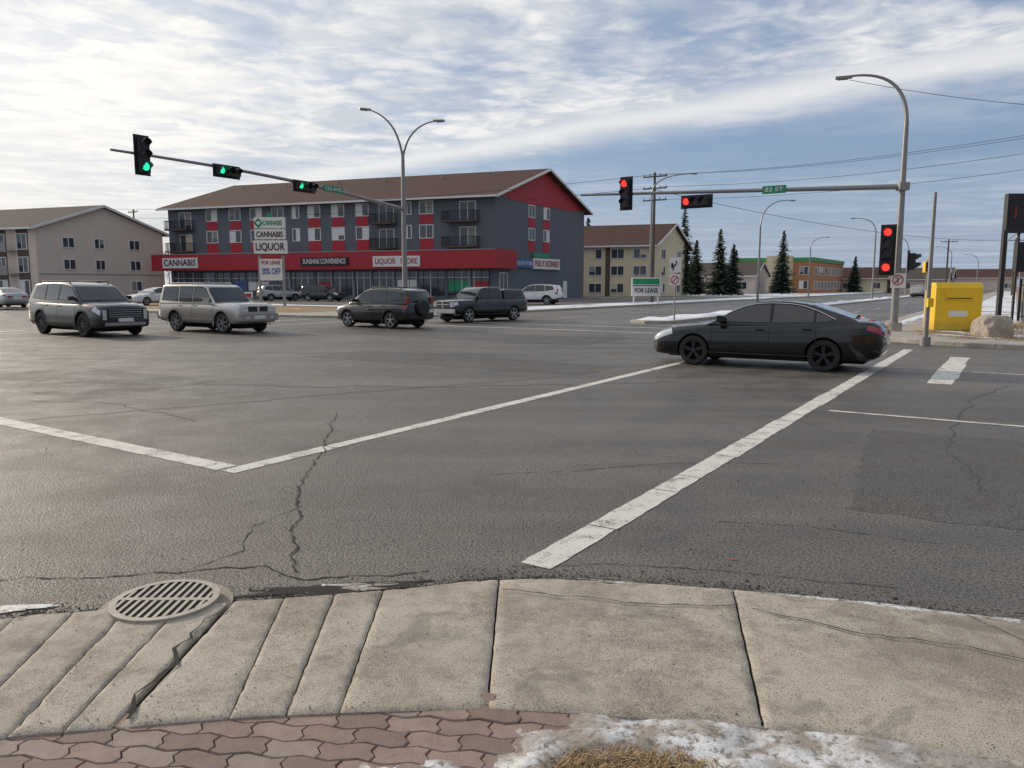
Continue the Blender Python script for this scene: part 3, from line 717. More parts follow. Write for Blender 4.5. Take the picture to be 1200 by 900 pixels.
def sedanP(pm,**k):
    d=dict(L=4.9,W=1.85,R=.335,wx=(1.42,-1.36),paint=pm,gz=(.93,1.46),gw=(.83,.60),rim='dalloy',spokes=5,dbl=True,
    keys=[(-2.45,.46,.86,.66),(-2.42,.36,.97,.74),(-2.32,.27,1.05,.81),(-2.0,.22,1.08,.88),(-1.4,.20,1.05,.918),(0,.19,.99,.925),(1.0,.19,.965,.92),(1.35,.19,.945,.915),(1.9,.2,.88,.885),(2.2,.2,.81,.84),(2.36,.21,.73,.77),(2.43,.25,.66,.70),(2.45,.31,.60,.64)],
    gh=[(1.22,.90),(.98,1.02),(.62,1.23),(.34,1.365),(.05,1.43),(-.25,1.458),(-.6,1.45),(-.95,1.405),(-1.3,1.30),(-1.65,1.17),(-1.98,1.07),(-2.05,.95),(-1.9,.90)],
    win=[[(.93,1.005),(.62,1.19),(.36,1.305),(.10,1.365),(-.22,1.385),(-.22,1.0)],[(-.29,1.0),(-.29,1.385),(-.6,1.375),(-.88,1.335),(-1.12,1.25),(-1.12,1.02)],[(-1.17,1.03),(-1.17,1.23),(-1.50,1.10),(-1.44,1.05)]],
    ws=[((1.05,.985),(.38,1.34)),((-1.88,1.10),(-1.02,1.385))],seams=[1.0,-.25,-1.2],mir=(.78,1.0),hand=[(-.05,7.2),(-1.02,7.2)],
    trimline=[(1.0,.985),(.62,1.215),(.36,1.33),(.10,1.392),(-.25,1.413),(-.6,1.403),(-.9,1.36),(-1.2,1.255),(-1.56,1.09)],
    patch=[([(1.92,6.6),(2.42,5.6),(2.42,7.6),(1.98,8.6)],'headl'),([(-2.42,6.4),(-2.14,6.9),(-2.18,8.0),(-2.42,7.8)],'tail')],
    boxes=[(2.44,2.462,-.5,.5,.50,.60,'black'),(2.42,2.46,-.55,.55,.27,.42,'black'),(-2.47,-2.44,-.26,.26,.62,.76,'plate'),(-2.462,-2.44,-.62,-.3,.72,.86,'tail'),(-2.462,-2.44,.3,.62,.72,.86,'tail'),(-1.2,1.1,-.935,-.915,.30,.325,'black'),(-1.2,1.1,.915,.935,.30,.325,'black')])
    d.update(k); return d
def suvP(pm,**k):
    d=dict(L=4.98,W=1.97,R=.38,wx=(1.5,-1.42),paint=pm,gz=(1.05,1.75),gw=(.90,.70),rim='alloy',spokes=10,
    keys=[(-2.49,.48,1.02,.80),(-2.46,.38,1.12,.88),(-2.3,.30,1.17,.94),(-1.5,.26,1.15,.98),(0,.25,1.12,.985),(1.2,.25,1.12,.98),(1.8,.26,1.09,.965),(2.2,.27,1.04,.93),(2.40,.28,.98,.88),(2.47,.31,.92,.83),(2.49,.38,.86,.78)],
    gh=[(1.42,1.02),(1.2,1.19),(.85,1.45),(.62,1.60),(.35,1.68),(-.2,1.735),(-.8,1.75),(-1.6,1.735),(-2.15,1.68),(-2.32,1.45),(-2.44,1.12),(-2.42,1.02)],
    win=[[(1.10,1.185),(.80,1.41),(.56,1.55),(.3,1.61),(-.15,1.65),(-.15,1.165)],[(-.23,1.165),(-.23,1.65),(-1.12,1.655),(-1.12,1.175)],[(-1.2,1.18),(-1.2,1.65),(-1.95,1.60),(-2.12,1.22)]],
    ws=[((1.25,1.15),(.66,1.58)),((-2.39,1.2),(-2.2,1.62))],seams=[1.08,-.18,-1.15],mir=(.9,1.16),hand=[(0,7.4),(-1.0,7.4)],clad='black',
    patch=[([(2.12,6.6),(2.46,5.8),(2.46,7.4),(2.2,8.3)],'headl'),([(-2.46,5.2),(-2.22,5.6),(-2.26,8.2),(-2.46,8.0)],'tail')],
    boxes=[(2.48,2.515,-.62,.62,.62,.90,'black'),(2.515,2.525,-.56,.56,.855,.87,'chrome'),(2.515,2.525,-.56,.56,.785,.80,'chrome'),(2.515,2.525,-.56,.56,.715,.73,'chrome'),(2.515,2.525,-.56,.56,.645,.66,'chrome'),(2.47,2.50,-.76,-.63,.55,.86,'headl'),(2.47,2.50,.63,.76,.55,.86,'headl'),(2.46,2.51,-.7,.7,.36,.46,'greyclad'),(2.51,2.525,-.26,.26,.48,.60,'plate'),(-2.51,-2.48,-.3,.3,.75,.88,'plate'),(-2.52,-2.47,-.75,.75,.42,.58,'black')],
    rails=(-1.9,.3,1.72))
    d.update(k); return d
def pathP(pm,**k):
    d=suvP(pm,L=4.64,W=1.82,R=.375,wx=(1.42,-1.28),gz=(1.05,1.76),gw=(.86,.74),spokes=6,
    keys=[(-2.32,.52,1.04,.82),(-2.29,.42,1.10,.87),(-2.15,.36,1.13,.895),(-1.3,.33,1.13,.91),(0,.32,1.12,.91),(1.0,.32,1.12,.91),(1.6,.33,1.11,.905),(2.05,.34,1.09,.895),(2.24,.36,1.06,.87),(2.30,.40,1.02,.84),(2.32,.44,.97,.81)],
    gh=[(1.06,1.0),(.93,1.15),(.62,1.47),(.47,1.66),(.32,1.725),(-.3,1.755),(-.8,1.76),(-1.7,1.755),(-2.10,1.735),(-2.2,1.4),(-2.27,1.1),(-2.26,1.0)],
    win=[[(.85,1.16),(.6,1.43),(.44,1.60),(.25,1.655),(-.2,1.665),(-.2,1.14)],[(-.29,1.14),(-.29,1.665),(-1.02,1.67),(-1.02,1.14)],[(-1.12,1.14),(-1.12,1.67),(-1.98,1.66),(-2.07,1.18)]],
    ws=[((.98,1.12),(.51,1.64)),((-2.23,1.17),(-2.13,1.66))],seams=[.95,-.24,-1.07],mir=(.70,1.14),hand=[(-.08,7.3),(-.9,7.3)],clad='greyclad',
    patch=[([(2.02,6.2),(2.29,6.0),(2.29,7.9),(2.04,8.0)],'headl'),([(-2.29,5.6),(-2.16,5.6),(-2.17,8.0),(-2.29,8.0)],'tail')],
    boxes=[(2.31,2.34,-.42,.42,.78,.98,'black'),(2.34,2.352,-.42,.42,.96,.985,'chrome'),(2.34,2.352,-.05,.05,.78,.98,'chrome'),(2.30,2.335,-.78,-.45,.77,.95,'headl'),(2.30,2.335,.45,.78,.77,.95,'headl'),(2.28,2.42,-.84,.84,.46,.70,'greyclad'),(2.42,2.43,-.25,.25,.52,.64,'plate'),(2.42,2.43,-.62,-.45,.52,.62,'headl'),(2.42,2.43,.45,.62,.52,.62,'headl'),(-2.42,-2.28,-.84,.84,.46,.66,'greyclad')],rails=(-1.8,.1,1.745),railm='alloy',xbars=(-1.4,-.3))
    d.update(k); return d
def ravP(pm,**k):
    d=pathP(pm,L=4.45,W=1.82,R=.355,wx=(1.33,-1.27),gw=(.84,.64),rim='alloy',clad='black',spokes=5,gz=(1.02,1.68),
    keys=[(-2.225,.5,.98,.74),(-2.19,.4,1.06,.82),(-2.05,.33,1.10,.87),(-1.3,.28,1.09,.905),(0,.27,1.06,.91),(1.0,.27,1.04,.91),(1.55,.28,1.0,.89),(1.95,.29,.93,.85),(2.14,.31,.86,.79),(2.20,.35,.80,.73),(2.225,.4,.74,.68)],
    gh=[(1.35,.97),(1.1,1.10),(.75,1.34),(.45,1.53),(.2,1.62),(-.3,1.675),(-.8,1.68),(-1.6,1.64),(-1.95,1.57),(-2.10,1.3),(-2.17,1.05),(-2.15,.97)],
    win=[[(1.0,1.10),(.68,1.32),(.42,1.48),(.15,1.56),(-.2,1.59),(-.2,1.09)],[(-.28,1.09),(-.28,1.59),(-1.0,1.575),(-1.05,1.12)],[(-1.14,1.13),(-1.1,1.57),(-1.72,1.50),(-1.85,1.22)]],
    ws=[((1.15,1.09),(.50,1.49)),((-2.13,1.12),(-1.98,1.50))],seams=[.95,-.24,-1.07],mir=(.8,1.08),
    patch=[([(1.8,6.4),(2.18,6.0),(2.18,7.8),(1.85,8.4)],'headl'),([(-2.19,6.0),(-1.95,6.4),(-1.98,8.6),(-2.19,8.4)],'tail')],
    boxes=[(-2.24,-2.2,-.72,.72,.42,.58,'black'),(-2.19,-2.14,-.80,-.62,1.0,1.3,'tail'),(-2.19,-2.14,.62,.80,1.0,1.3,'tail'),(2.2,2.23,-.45,.45,.6,.72,'black'),(-2.245,-2.22,-.7,-.42,.66,.78,'plate')],rails=(-1.7,.1,1.64),spare=True,xbars=None)
    d['railm']=None; d.update(k); return d
def pickP(pm,**k):
    d=suvP(pm,L=5.8,W=2.0,R=.41,wx=(1.85,-1.72),gz=(1.15,1.9),gw=(.90,.72),spokes=5,
    keys=[(-2.9,.55,1.22,.90),(-2.87,.5,1.27,.95),(-2.7,.45,1.28,.975),(-1.5,.42,1.28,.985),(0,.40,1.27,.985),(1.3,.40,1.27,.98),(2.0,.42,1.25,.96),(2.5,.43,1.22,.93),(2.78,.45,1.18,.88),(2.87,.48,1.12,.83),(2.9,.52,1.06,.80)],
    gh=[(1.5,1.15),(1.32,1.29),(1.0,1.60),(.8,1.77),(.55,1.88),(.1,1.92),(-.5,1.915),(-.78,1.87),(-.88,1.30),(-.88,1.15)],
    gh2=[[(-1.02,1.15),(-1.02,1.30),(-1.06,1.76),(-1.3,1.80),(-2.4,1.79),(-2.68,1.75),(-2.83,1.28),(-2.8,1.15)]],
    win=[[(1.25,1.31),(1.0,1.54),(.80,1.70),(.55,1.77),(.25,1.79),(.25,1.29)],[(.17,1.29),(.17,1.79),(-.62,1.78),(-.72,1.30)],[(-1.2,1.39),(-1.2,1.68),(-2.38,1.66),(-2.48,1.40)]],
    ws=[((1.36,1.28),(.84,1.72)),((-2.80,1.35),(-2.70,1.69))],seams=[1.3,.22,-.82,-.95],mir=(1.05,1.3),hand=[(.42,7.4),(-.6,7.4)],clad=None,
    patch=[([(2.6,6.2),(2.87,5.8),(2.87,8.0),(2.62,8.2)],'headl'),([(-2.87,5.6),(-2.78,5.6),(-2.78,8.2),(-2.87,8.2)],'tail')],
    boxes=[(2.88,2.93,-.50,.50,.80,1.14,'black'),(2.93,2.945,-.05,.05,.78,1.16,'chrome'),(2.93,2.945,-.5,.5,.95,1.0,'chrome'),(2.93,2.94,-.52,.52,1.12,1.16,'chrome'),(2.88,2.92,-.80,-.53,.84,1.10,'headl'),(2.88,2.92,.53,.80,.84,1.10,'headl'),(2.86,3.0,-.9,.9,.52,.74,'chrome'),(-2.98,-2.86,-.88,.88,.52,.72,'chrome'),(-.6,1.4,-1.06,-.95,.40,.44,'black'),(-.6,1.4,.95,1.06,.40,.44,'black')],rails=None)
    d.update(k); return d
vehicle('black_sedan',(5.52,16.6,0),(-.85,.53),sedanP(pk_black,sc=.955,mirm=pk_black))
vehicle('dark_suv',(-15.05,27.35,0),(.82,-.572),suvP(pk_graph,sz=1.05,rim='dalloy'))
vehicle('silver_suv',(-11.15,29.1,0),(.85,-.53),pathP(pk_silver,sz=1.0))
vehicle('compact_suv',(-5.35,32.1,0),(-.80,.60),ravP(pk_dgrey,sc=.97))
vehicle('pickup_truck',(-1.5,37.7,0),(-.68,-.73),pickP(pk_dgrey,sc=.86))
vehicle('white_suv',(2.0,66,.134),(-.93,.36),ravP(pk_white,spare=None,sc=1.02))
vehicle('parked_suv',(-19.3,79,.134),(.94,-.33),ravP(pk_dgrey,spare=None,sc=1.0))
vehicle('parked_car',(-24.3,81,.134),(.8,.6),ravP(pk_lsil,spare=None))
vehicle('parked_car',(-34.0,80,.134),(.75,-.66),sedanP(pk_blue,sc=1.0,rim='alloy'))
vehicle('parked_car',(-29.5,64,.134),(-.5,-.86),sedanP(pk_white,rim='alloy'))
vehicle('parked_car',(-37.5,57,.134),(-.8,.6),sedanP(pk_lsil,rim='alloy'))
vehicle('parked_suv',(-34.5,88,.134),(.8,.6),suvP(pk_graph))
vehicle('parked_car',(-12.2,85,.134),(.94,-.34),sedanP(pk_dgrey,rim='alloy'))
# ---------------------------------------------------------------- buildings
FD=Vector((-.94,.341,0)); GD=Vector((.5,.866,0))
def bld(name,P1,f,g_):
    P1=Vector((P1[0],P1[1],.13)); r=root(name,P1)
    return r,(lambda p: f*p.x+g_*p.y+Vector((0,0,p.z))),P1
def gable(T,r,Ls,Wd,ze,zp,wm,rm,endm=None,oh=.8,og=.6,fas='white'):
    b=B(T); b.box(0,Ls,0,Wd,-.1,ze,wm); b.obj('walls',r)
    b=B(T); e=endm or wm
    b.add([(0.02,0.02,ze),(0.02,Wd-.02,ze),(0.02,Wd/2,zp-.05),(Ls-.02,.02,ze),(Ls-.02,Wd-.02,ze),(Ls-.02,Wd/2,zp-.05)],[(0,1,2),(3,5,4),(0,3,4,1)],e); b.obj('gable_ends',r)
    b=B(T); sl=(zp-ze)/(Wd/2); th=.22; zo=ze-oh*sl
    for sg in(0,1):
        w0,w1=( -oh,Wd/2) if sg==0 else (Wd+oh,Wd/2)
        b.add([(-og,w0,zo),(Ls+og,w0,zo),(Ls+og,w1,zp),(-og,w1,zp),(-og,w0,zo+th),(Ls+og,w0,zo+th),(Ls+og,w1,zp+th),(-og,w1,zp+th)],
          [(0,1,2,3),(4,5,6,7),(0,1,5,4),(2,3,7,6)],rm)
        for s_ in(-og,Ls+og):
            d_=.06 if s_>0 else -.06
            b.add([(s_,w0,zo-.05),(s_,w1,zp-.05),(s_,w1,zp+th+.02),(s_,w0,zo+th+.02),(s_+d_,w0,zo-.05),(s_+d_,w1,zp-.05),(s_+d_,w1,zp+th+.02),(s_+d_,w0,zo+th+.02)],[(0,1,2,3),(4,5,6,7),(0,1,5,4),(3,2,6,7)],fas)
    b.box(-og,Ls+og,-oh-.06,-oh-.003,zo+.02,zo+th+.02,fas)
    b.obj('roof',r)
def window(b,s0,s1,z0,z1,face='f',fr='white',w_at=0,div=True):
    t_=.09
    def bx(a0,a1,d0,d1,c0,c1,m):
        if face=='f': b.box(a0,a1,w_at-d1,w_at-d0,c0,c1,m)
        else: b.box(w_at-d1,w_at-d0,a0,a1,c0,c1,m)
    bx(s0,s1,.003,.03,z0,z1,'bglass')
    bx(s0-t_,s0,.003,.08,z0-t_,z1+t_,fr); bx(s1,s1+t_,.003,.08,z0-t_,z1+t_,fr); bx(s0,s1,.003,.078,z1,z1+t_,fr); bx(s0,s1,.003,.09,z0-t_,z0,fr)
    if div: m_=(s0+s1)/2; bx(m_-.04,m_+.04,.031,.07,z0,z1,fr)
    if random.random()<.4:
        q=random.choice([s0,(s0+s1)/2+.04]); bx(q,q+(s1-s0)/2-.04,.031,.036,z0+random.choice([0,0,.5]),z1,random.choice(['white','cream','greyclad']))
r,T,P1=bld('commercial_building',(-1.9,86),FD,GD)
gable(T,r,45.4,23.4,11.5,15.5,'slate','roof','red',oh=1.0,og=.8)
b=B(T)
for s in (8.3,16.6,19.9,23.2,28.4,31.6,34.8,38.4):
    b.box(s-.85,s+.85,-.04,-.003,8.55,9.62,'red'); b.box(s-.85,s+.85,-.04,-.003,5.7,6.92,'red')
for w0 in (7.6,11.4):
    b.box(-.04,-.003,w0,w0+1.7,5.7,6.92,'red'); b.box(-.04,-.003,w0,w0+1.7,8.55,9.62,'red'); b.box(-.04,-.003,w0,w0+1.7,11.1,11.5,'red')
b.box(-.05,-.003,3.0,20,11.25,11.5,'red')
b.obj('red_panels',r)
b=B(T)
random.seed(3)
for s in (8.3,10.7,16.6,19.9,23.2,25.8,28.4,31.6,34.8,38.4):
    ww=.8 if s not in(10.7,25.8) else .45
    window(b,s-ww,s+ww,9.72,11.05); window(b,s-ww,s+ww,7.02,8.4)
    for z in(9.72,7.02):
        if random.random()<.45: 
            q=s-ww if random.random()<.5 else s+.04; b.box(q,q+ww-.04,-.042,-.037,z,z+1.33,'white')
for w0 in (7.6,11.4):
    for z in (9.72,7.02): window(b,w0+.15,w0+1.55,z,z+1.3,'g')
b.obj('windows',r)
def balcony(b,s0,s1,z):
    b.box(s0,s1,-1.4,-.003,z-.18,z,'dkbrown')
    window(b,s0+.5,s0+2.3,z+.02,z+2.1)
    b.box(s0,s1,-1.42,-1.37,z+1.0,z+1.07,'black'); b.box(s0,s1,-1.41,-1.38,z+.08,z+.13,'black')
    n=int((s1-s0)/.13)
    for k in range(n+1): x=s0+(s1-s0-.03)*k/n; b.box(x,x+.03,-1.405,-1.385,z,z+1,'black')
    for x in(s0,s1-.04):
        b.box(x,x+.04,-1.37,-.004,z+1.0,z+1.07,'black')
        for k in range(9): b.box(x,x+.03,-1.3+k*.15,-1.27+k*.15,z,z+1,'black')
b=B(T)
for s0,s1 in((1.8,5.6),(12,14.8),(41.2,44.6)):
    for z in(5.95,8.75): balcony(b,s0,s1,z)
b.obj('balconies',r)
b=B(T); b.box(-.8,47,-1.4,-.003,3.5,5.6,'red'); b.box(-.8,-.003,.0,3.4,3.5,5.6,'red'); b.box(-.83,47,-1.43,-1.405,5.50,5.62,'greyclad')
b.obj('sign_band',r)
b=B(T)
s=.6
while s<45:
    l=min(random.choice([2.4,3.0,3.6]),45-s)
    b.box(s,s+l-.3,-.06,-.003,.5,3.2,'bglass')
    k=s
    while k<s+l-.3: b.box(k,k+.07,-.1,-.062,.3,3.3,'white' if random.random()<.6 else 'black'); k+=.9
    b.box(s,s+l-.3,-.1,-.062,2.5,2.56,'white')
    if random.random()<.5: b.box(s+.1,s+l-.5,-.09,-.065,1.0,random.uniform(1.6,2.3),random.choice(['white','blue','red','signgreen','white']))
    b.box(s+l-.28,s+l-.02,-.14,-.003,0,3.5,'slate'); s+=l
b.obj('shopfront',r)
b=B(T)
for s in (5,12,20,27,35,42): b.tube([(s,9,13.8),(s,9,15.3)],.12,'greyclad',8)
b.obj('roof_vents',r)
def fp(s,w_,z): return P1+FD*s+GD*w_+Vector((0,0,z))
def signf(nm,s0,s1,z0,z1,txt,bgm,tm):
    b=B(T); b.box(s0,s1,-1.56,-1.44,z0,z1,bgm); b.obj(nm+'_panel',r)
    text(nm+'_letters',txt,(s1-s0)*.9,(z1-z0)*.62,fp((s0+s1)/2,-1.58,(z0+z1)/2),-FD,tm,r,P1)
signf('liquor_sign',8.2,14.2,3.75,4.95,'LIQUOR   STORE','white','red')
signf('store_sign',17.5,24,3.95,4.9,'SUNSHINE CONVENIENCE','signtxt','white')
signf('cannabis_sign',39.4,45,3.8,5.1,'CANNABIS','white','signtxt')
b=B(T); b.box(-.3,-.1,3.9,8.2,3.7,4.7,'blue'); b.box(-.3,-.1,8.5,15.5,3.6,4.9,'white'); b.box(-.3,-.1,8.5,12.5,5.0,5.5,'signgreen'); b.obj('side_sign_panels',r)
text('side_sign_letters','LIQUOR STORE',4,.5,fp(-.33,6.05,4.2),GD,'white',r,P1); text('side_sign_letters','FULLY LICENSED',6.4,.7,fp(-.33,12,4.25),GD,'red',r,P1)
b=B(T); window(b,1,2.6,1.0,3.0,'g'); b.box(-.08,-.003,17,18.1,0,2.2,'white'); b.obj('side_door',r)
r,T,P1=bld('apartment_building',(-55.6,91),FD,Vector((.57,.82,0)).normalized())
gable(T,r,46,15.8,8.4,11.3,'beige','groof',oh=.8,og=.5)
b=B(T)
for z in(.9,3.5,6.1):
    for w0 in (3.0,6.6,11.2): window(b,w0+(.2 if w0==6.6 else 0),w0+1.3,z+.1,z+1.2,'g')
for s in [1.2+3.6*k for k in range(12)]:
    b.box(s,s+1.8,-.06,-.003,.2,8.2,'dkbrown')
    for z in(.5,3.2,5.9): window(b,s+.15,s+1.65,z,z+1.7,'f',w_at=-.06)
    for z in(.3,3.0,5.7):
        b.box(s+1.95,s+3.3,-1.2,-.003,z-.15,z,'greyclad'); b.box(s+1.95,s+3.3,-1.2,-1.16,z,z+.95,'greyclad')
b.box(-.05,-.003,.1,15.7,2.95,3.05,'greyclad')
b.obj('windows_and_balconies',r)
r,T,P1=bld('cream_apartment_building',(21.1,115),FD,GD)
gable(T,r,24,16.5,7.6,11.0,'cream','roof',oh=.7,og=.6)
b=B(T)
for s in (1.2,4.6,8.0,11.4,14.8,18.2,21.4):
    for z in(.4,3.0,5.5): window(b,s,s+1.9,z+.2,z+1.5)
for w0 in (3,10.5):
    for z in(.4,3.0,5.5): window(b,w0,w0+1.6,z+.2,z+1.5,'g')
b.box(6.7,7.4,-.08,-.003,0,7.5,'dkbrown'); b.obj('windows',r)
r,T,P1=bld('school_building',(64,165),FD,U); b=B(T)
b.box(0,16,0,34,-.1,6.8,'orange'); b.box(-.2,16.2,-.2,34.2,6.8,7.6,'green'); b.box(4,9,-2,0,0,7.9,'cream'); b.obj('walls',r)
b=B(T)
for k in range(9):
    for z in (.9,4): window(b,1.5+k*3.6,3.7+k*3.6,z,z+1.6,'g')
for k in (1,10,13): window(b,k,k+1.6,1,2.6); window(b,k,k+1.6,4,5.6)
b.obj('windows',r)
def house(name,x,y,L_,W_,ze,zp,wm,rm):
    r,T,P1=bld(name,(x,y),FD,U); gable(T,r,L_,W_,ze,zp,wm,rm,oh=.6,og=.4)
    b=B(T); window(b,1.5,3.2,1,2.3); window(b,L_-4,L_-2,1,2.3); b.box(L_/2-.5,L_/2+.5,-.05,-.003,0,2.1,'white'); window(b,2,3.6,1,2.3,'g'); b.obj('windows_and_door',r)
house('house',47,150,13,10,3.6,6.0,'beige','groof'); house('house',56,176,14,10,3.6,6.2,'greyclad','roof'); house('house',44,185,14,9,4,6.5,'white','groof')
house('house',92,190,12,10,3.5,6,'cream','roof'); house('house',104,185,12,9,3.2,5.4,'beige','groof'); house('house',122,215,16,12,4,6.5,'greyclad','groof'); house('house',150,230,18,12,4,6.5,'beige','roof')
house('house',-92,150,16,12,5,8,'greyclad','groof'); house('house',128,170,14,12,3.4,5.4,'white','groof'); house('house',20,205,16,10,4,7,'beige','roof')
# unseen building added behind the viewer to darken the reflections in car paint
r,T,P1=bld('reflection_backdrop_building',(34,-26),Vector((-1,0,0)),Vector((0,-1,0))); gable(T,r,52,18,7.5,10,'orange','groof')
b=B(T)
for k in range(12): window(b,2+k*4.1,4.4+k*4.1,.6,2.8); window(b,2+k*4.1,4.4+k*4.1,4.2,5.8)
b.obj('windows',r)
# ---------------------------------------------------------------- trees
def needle(n,c): return mat(n,c,.85,var=.4,scale=1.5)
nd=[needle('spruce_dark',(.02,.035,.022)),needle('spruce_mid',(.035,.06,.035)),needle('spruce_light',(.055,.085,.05))]
def spruce(x,y,h,rw,seed):
    random.seed(seed); r=root('spruce_tree',(x,y,.1))
    b=B(); b.tube([(0,0,0),(0,0,h*.5),(0,0,h*.98)],[h*.018,h*.01,.02],'bark',7); b.obj('trunk',r,smooth=True)
    b=B(); z=h*.06
    while z<h*.985:
        f=1-z/h; Rr=rw*(f**.85)*random.uniform(.78,1.15)+.08; nb=int(8+9*f)
        for k in range(nb):
            a=random.uniform(0,6.283); l=Rr*random.uniform(.55,1.15); dx,dy=math.cos(a),math.sin(a); nn=max(3,int(l/.22))
            for q in range(nn):
                t_=(q+.7)/nn; p=Vector((dx*l*t_,dy*l*t_,z-l*.28*t_+l*.12*t_*t_+random.uniform(-.08,.08)))
                sz=random.uniform(.16,.34)*(1.15-.6*t_)*(.5+.6*f**.5); sd_=Vector((-dy,dx,0))*sz; fw=Vector((dx,dy,-.35))*sz*1.3+Vector((0,0,random.uniform(-.12,.1)))
                tw=Vector((0,0,random.uniform(-.6,.6)*sz))
                b.add([p-sd_+tw,p+fw*1.2,p+sd_-tw,p-fw*.4],[(0,1,2,3)],nd[random.choices([0,1,2],[5,4,1])[0]] if t_<.7 else nd[random.choices([0,1,2],[2,4,3])[0]])
        z+=h*.016+.06
    b.obj('foliage',r,recalc=False)
for i,(x,y,h,rw) in enumerate([(28.3,128,15,3.0),(31.5,133,9.5,2.7),(34.5,129,11,2.9),(37,130,8.6,2.4),(40.5,150,8,2.2),(12.5,128,13,2.5),(26,140,11,2.4),(53,152,12.5,3.0),(57,165,9,2.4),(49,170,9.5,2.4),(84,190,9,2.4)]): spruce(x,y,h,rw,40+i)
tw=mat('bare_twigs',(.085,.062,.055),.95,var=.4,scale=.4)
def bare_mass(name,spots,seed):
    random.seed(seed); b=B()
    for(x,y,h) in spots:
        b.tube([(x,y,0),(x+.1,y,h*.4)],[.16,.1],'bark',5)
        for _ in range(170):
            a=random.uniform(0,6.28); rr=h*.36*math.sqrt(random.random()); zz=h*(.35+.62*random.random()); rr*=math.sqrt(max(.05,1-((zz/h-.62)/.42)**2))
            p=Vector((x+rr*math.cos(a),y+rr*math.sin(a),zz)); d_=Vector((math.cos(a)*.5,math.sin(a)*.5,1)).normalized()*h*random.uniform(.06,.14)
            s_=Vector((random.uniform(-1,1),random.uniform(-1,1),0))*.10
            b.add([p-s_,p+s_,p+d_],[(0,1,2)],tw)
    b.obj(name,recalc=False)
random.seed(11); sp_=[]
for k in range(130):
    y=random.uniform(230,420); x=random.uniform(-.1,.95)*y; sp_.append((x,y,random.uniform(5,9)))
for k in range(40):
    y=random.uniform(170,300); x=random.uniform(-.85,-.3)*y; sp_.append((x,y,random.uniform(7,11)))
bare_mass('distant_trees',sp_,5)
# ---------------------------------------------------------------- signals and poles
def head(b,c,face,along,lit,n=3,lm='redlit',s=1.0):
    c=Vector(c);face=Vector(face).normalized();al=Vector(along).normalized(); ot=face.cross(al).normalized()
    hl=.18*n*s; b.obox(c-face*.02,al*(hl+.10),ot*.26*s,face*.015,'black')
    b.obox(c+face*.09,al*hl,ot*.17*s,face*.10,'black')
    for k in range(n):
        p=c+al*((n-1)/2-k)*.36*s+face*.195
        vs=[];nn=16
        for i in range(nn): t_=2*math.pi*i/nn; vs.append(p+(al*math.cos(t_)+ot*math.sin(t_))*.13*s)
        b.add(vs,[tuple(range(nn))],lm if k==lit else 'lensoff')
        vs=[]; up=Vector((0,0,1)); sdv=face.cross(up).normalized()
        for i in range(13):
            t_=R(-30+240*i/12); q=p+(sdv*math.cos(t_)+up*math.sin(t_))*.145*s; vs+=[q,q+face*(.20 if 0<t_<math.pi else .08)*s]
        b.add(vs,[(2*i,2*i+1,2*i+3,2*i+2) for i in range(12)],'black')
def bez(p0,p1,p2,n=10): return [p0*(1-t)**2+p1*2*t*(1-t)+p2*t*t for t in [i/n for i in range(n+1)]]
def lamp_head(b,p,d,s=.8):
    d=Vector(d).normalized(); s_=Vector((-d.y,d.x,0)); b.obox(p+d*.25*s,d*.36*s,s_*.13*s,Vector((0,0,.05*s)),'galv'); b.obox(p+d*.3*s-Vector((0,0,.07*s)),d*.22*s,s_*.10*s,Vector((0,0,.025*s)),'greyclad')
Z=Vector((0,0,1))
base=Vector((-5.75,41.6,.13)); r=root('traffic_signal_mast',base); b=B()
b.tube([(0,0,0),(0,0,.4)],.3,'conc2',12); b.tube([(0,0,.3),(0,0,5),(0,0,8.6)],[.15,.12,.09],'galv',12)
for d_,zz in((Vector((-.85,-.5,0)),10.5),(Vector((.95,-.1,0)),10.1)):
    b.tube(bez(Vector((0,0,8.2)),Vector((0,0,zz-.2))+d_*.25,Vector((0,0,zz))+d_*1.9),[.065-.0035*i for i in range(11)],'galv',8); lamp_head(b,Vector((0,0,zz))+d_*1.85,d_)
b.obj('pole',r,smooth=True)
end=Vector((-14.25,28.1,6.5)); st=base+Z*5.6; b=B(); D=(end-st)
def armz(t): return st+D*t+Z*(.25*math.sin(math.pi*t)) - base
b.tube([armz(i/12) for i in range(13)],[.10-.0045*i for i in range(13)],'galv',10); b.obj('mast_arm',r,smooth=True)
b=B(); fc=V
head(b,armz(.93)-Z*.05+fc*.12,fc,Z,2,lm='grnlit',s=1.15)
head(b,armz(.70)-Z*.16+fc*.12,fc,-U,0,lm='grnlit',s=1.0); head(b,armz(.44)-Z*.16+fc*.12,fc,-U,0,lm='grnlit',s=1.0)
b.obj('signal_heads',r)
b=B(); c=armz(.33)+V*.14+Z*.02; b.obox(c,U*.62,V*.012,Z*.15,'signgreen'); b.obj('street_name_plate',r)
text('street_name',"132 AVE",1.0,.17,base+c+V*.022,U,'white',r,base,.002)
base=Vector((13.4,27.0,.13)); r=root('traffic_signal_mast',base); b=B(); xd=Vector((-.93,.36,0)).normalized()
b.tube([(0,0,-.1),(0,0,.3)],.26,'conc2',12); b.tube([(0,0,.2),(0,0,4),(0,0,7.1)],[.13,.105,.075],'galv',12)
b.tube(bez(Vector((0,0,7.0)),Vector((0,0,8.9)),Vector((0,0,8.75))+xd*1.95,14),[.075-.0028*i for i in range(15)],'galv',8); lamp_head(b,Vector((0,0,8.73))+xd*1.85,xd,.75)
b.obj('pole',r,smooth=True)
end=Vector((2.75,31.4,5.3)); st=base+Z*4.95; D=end-st; b=B()
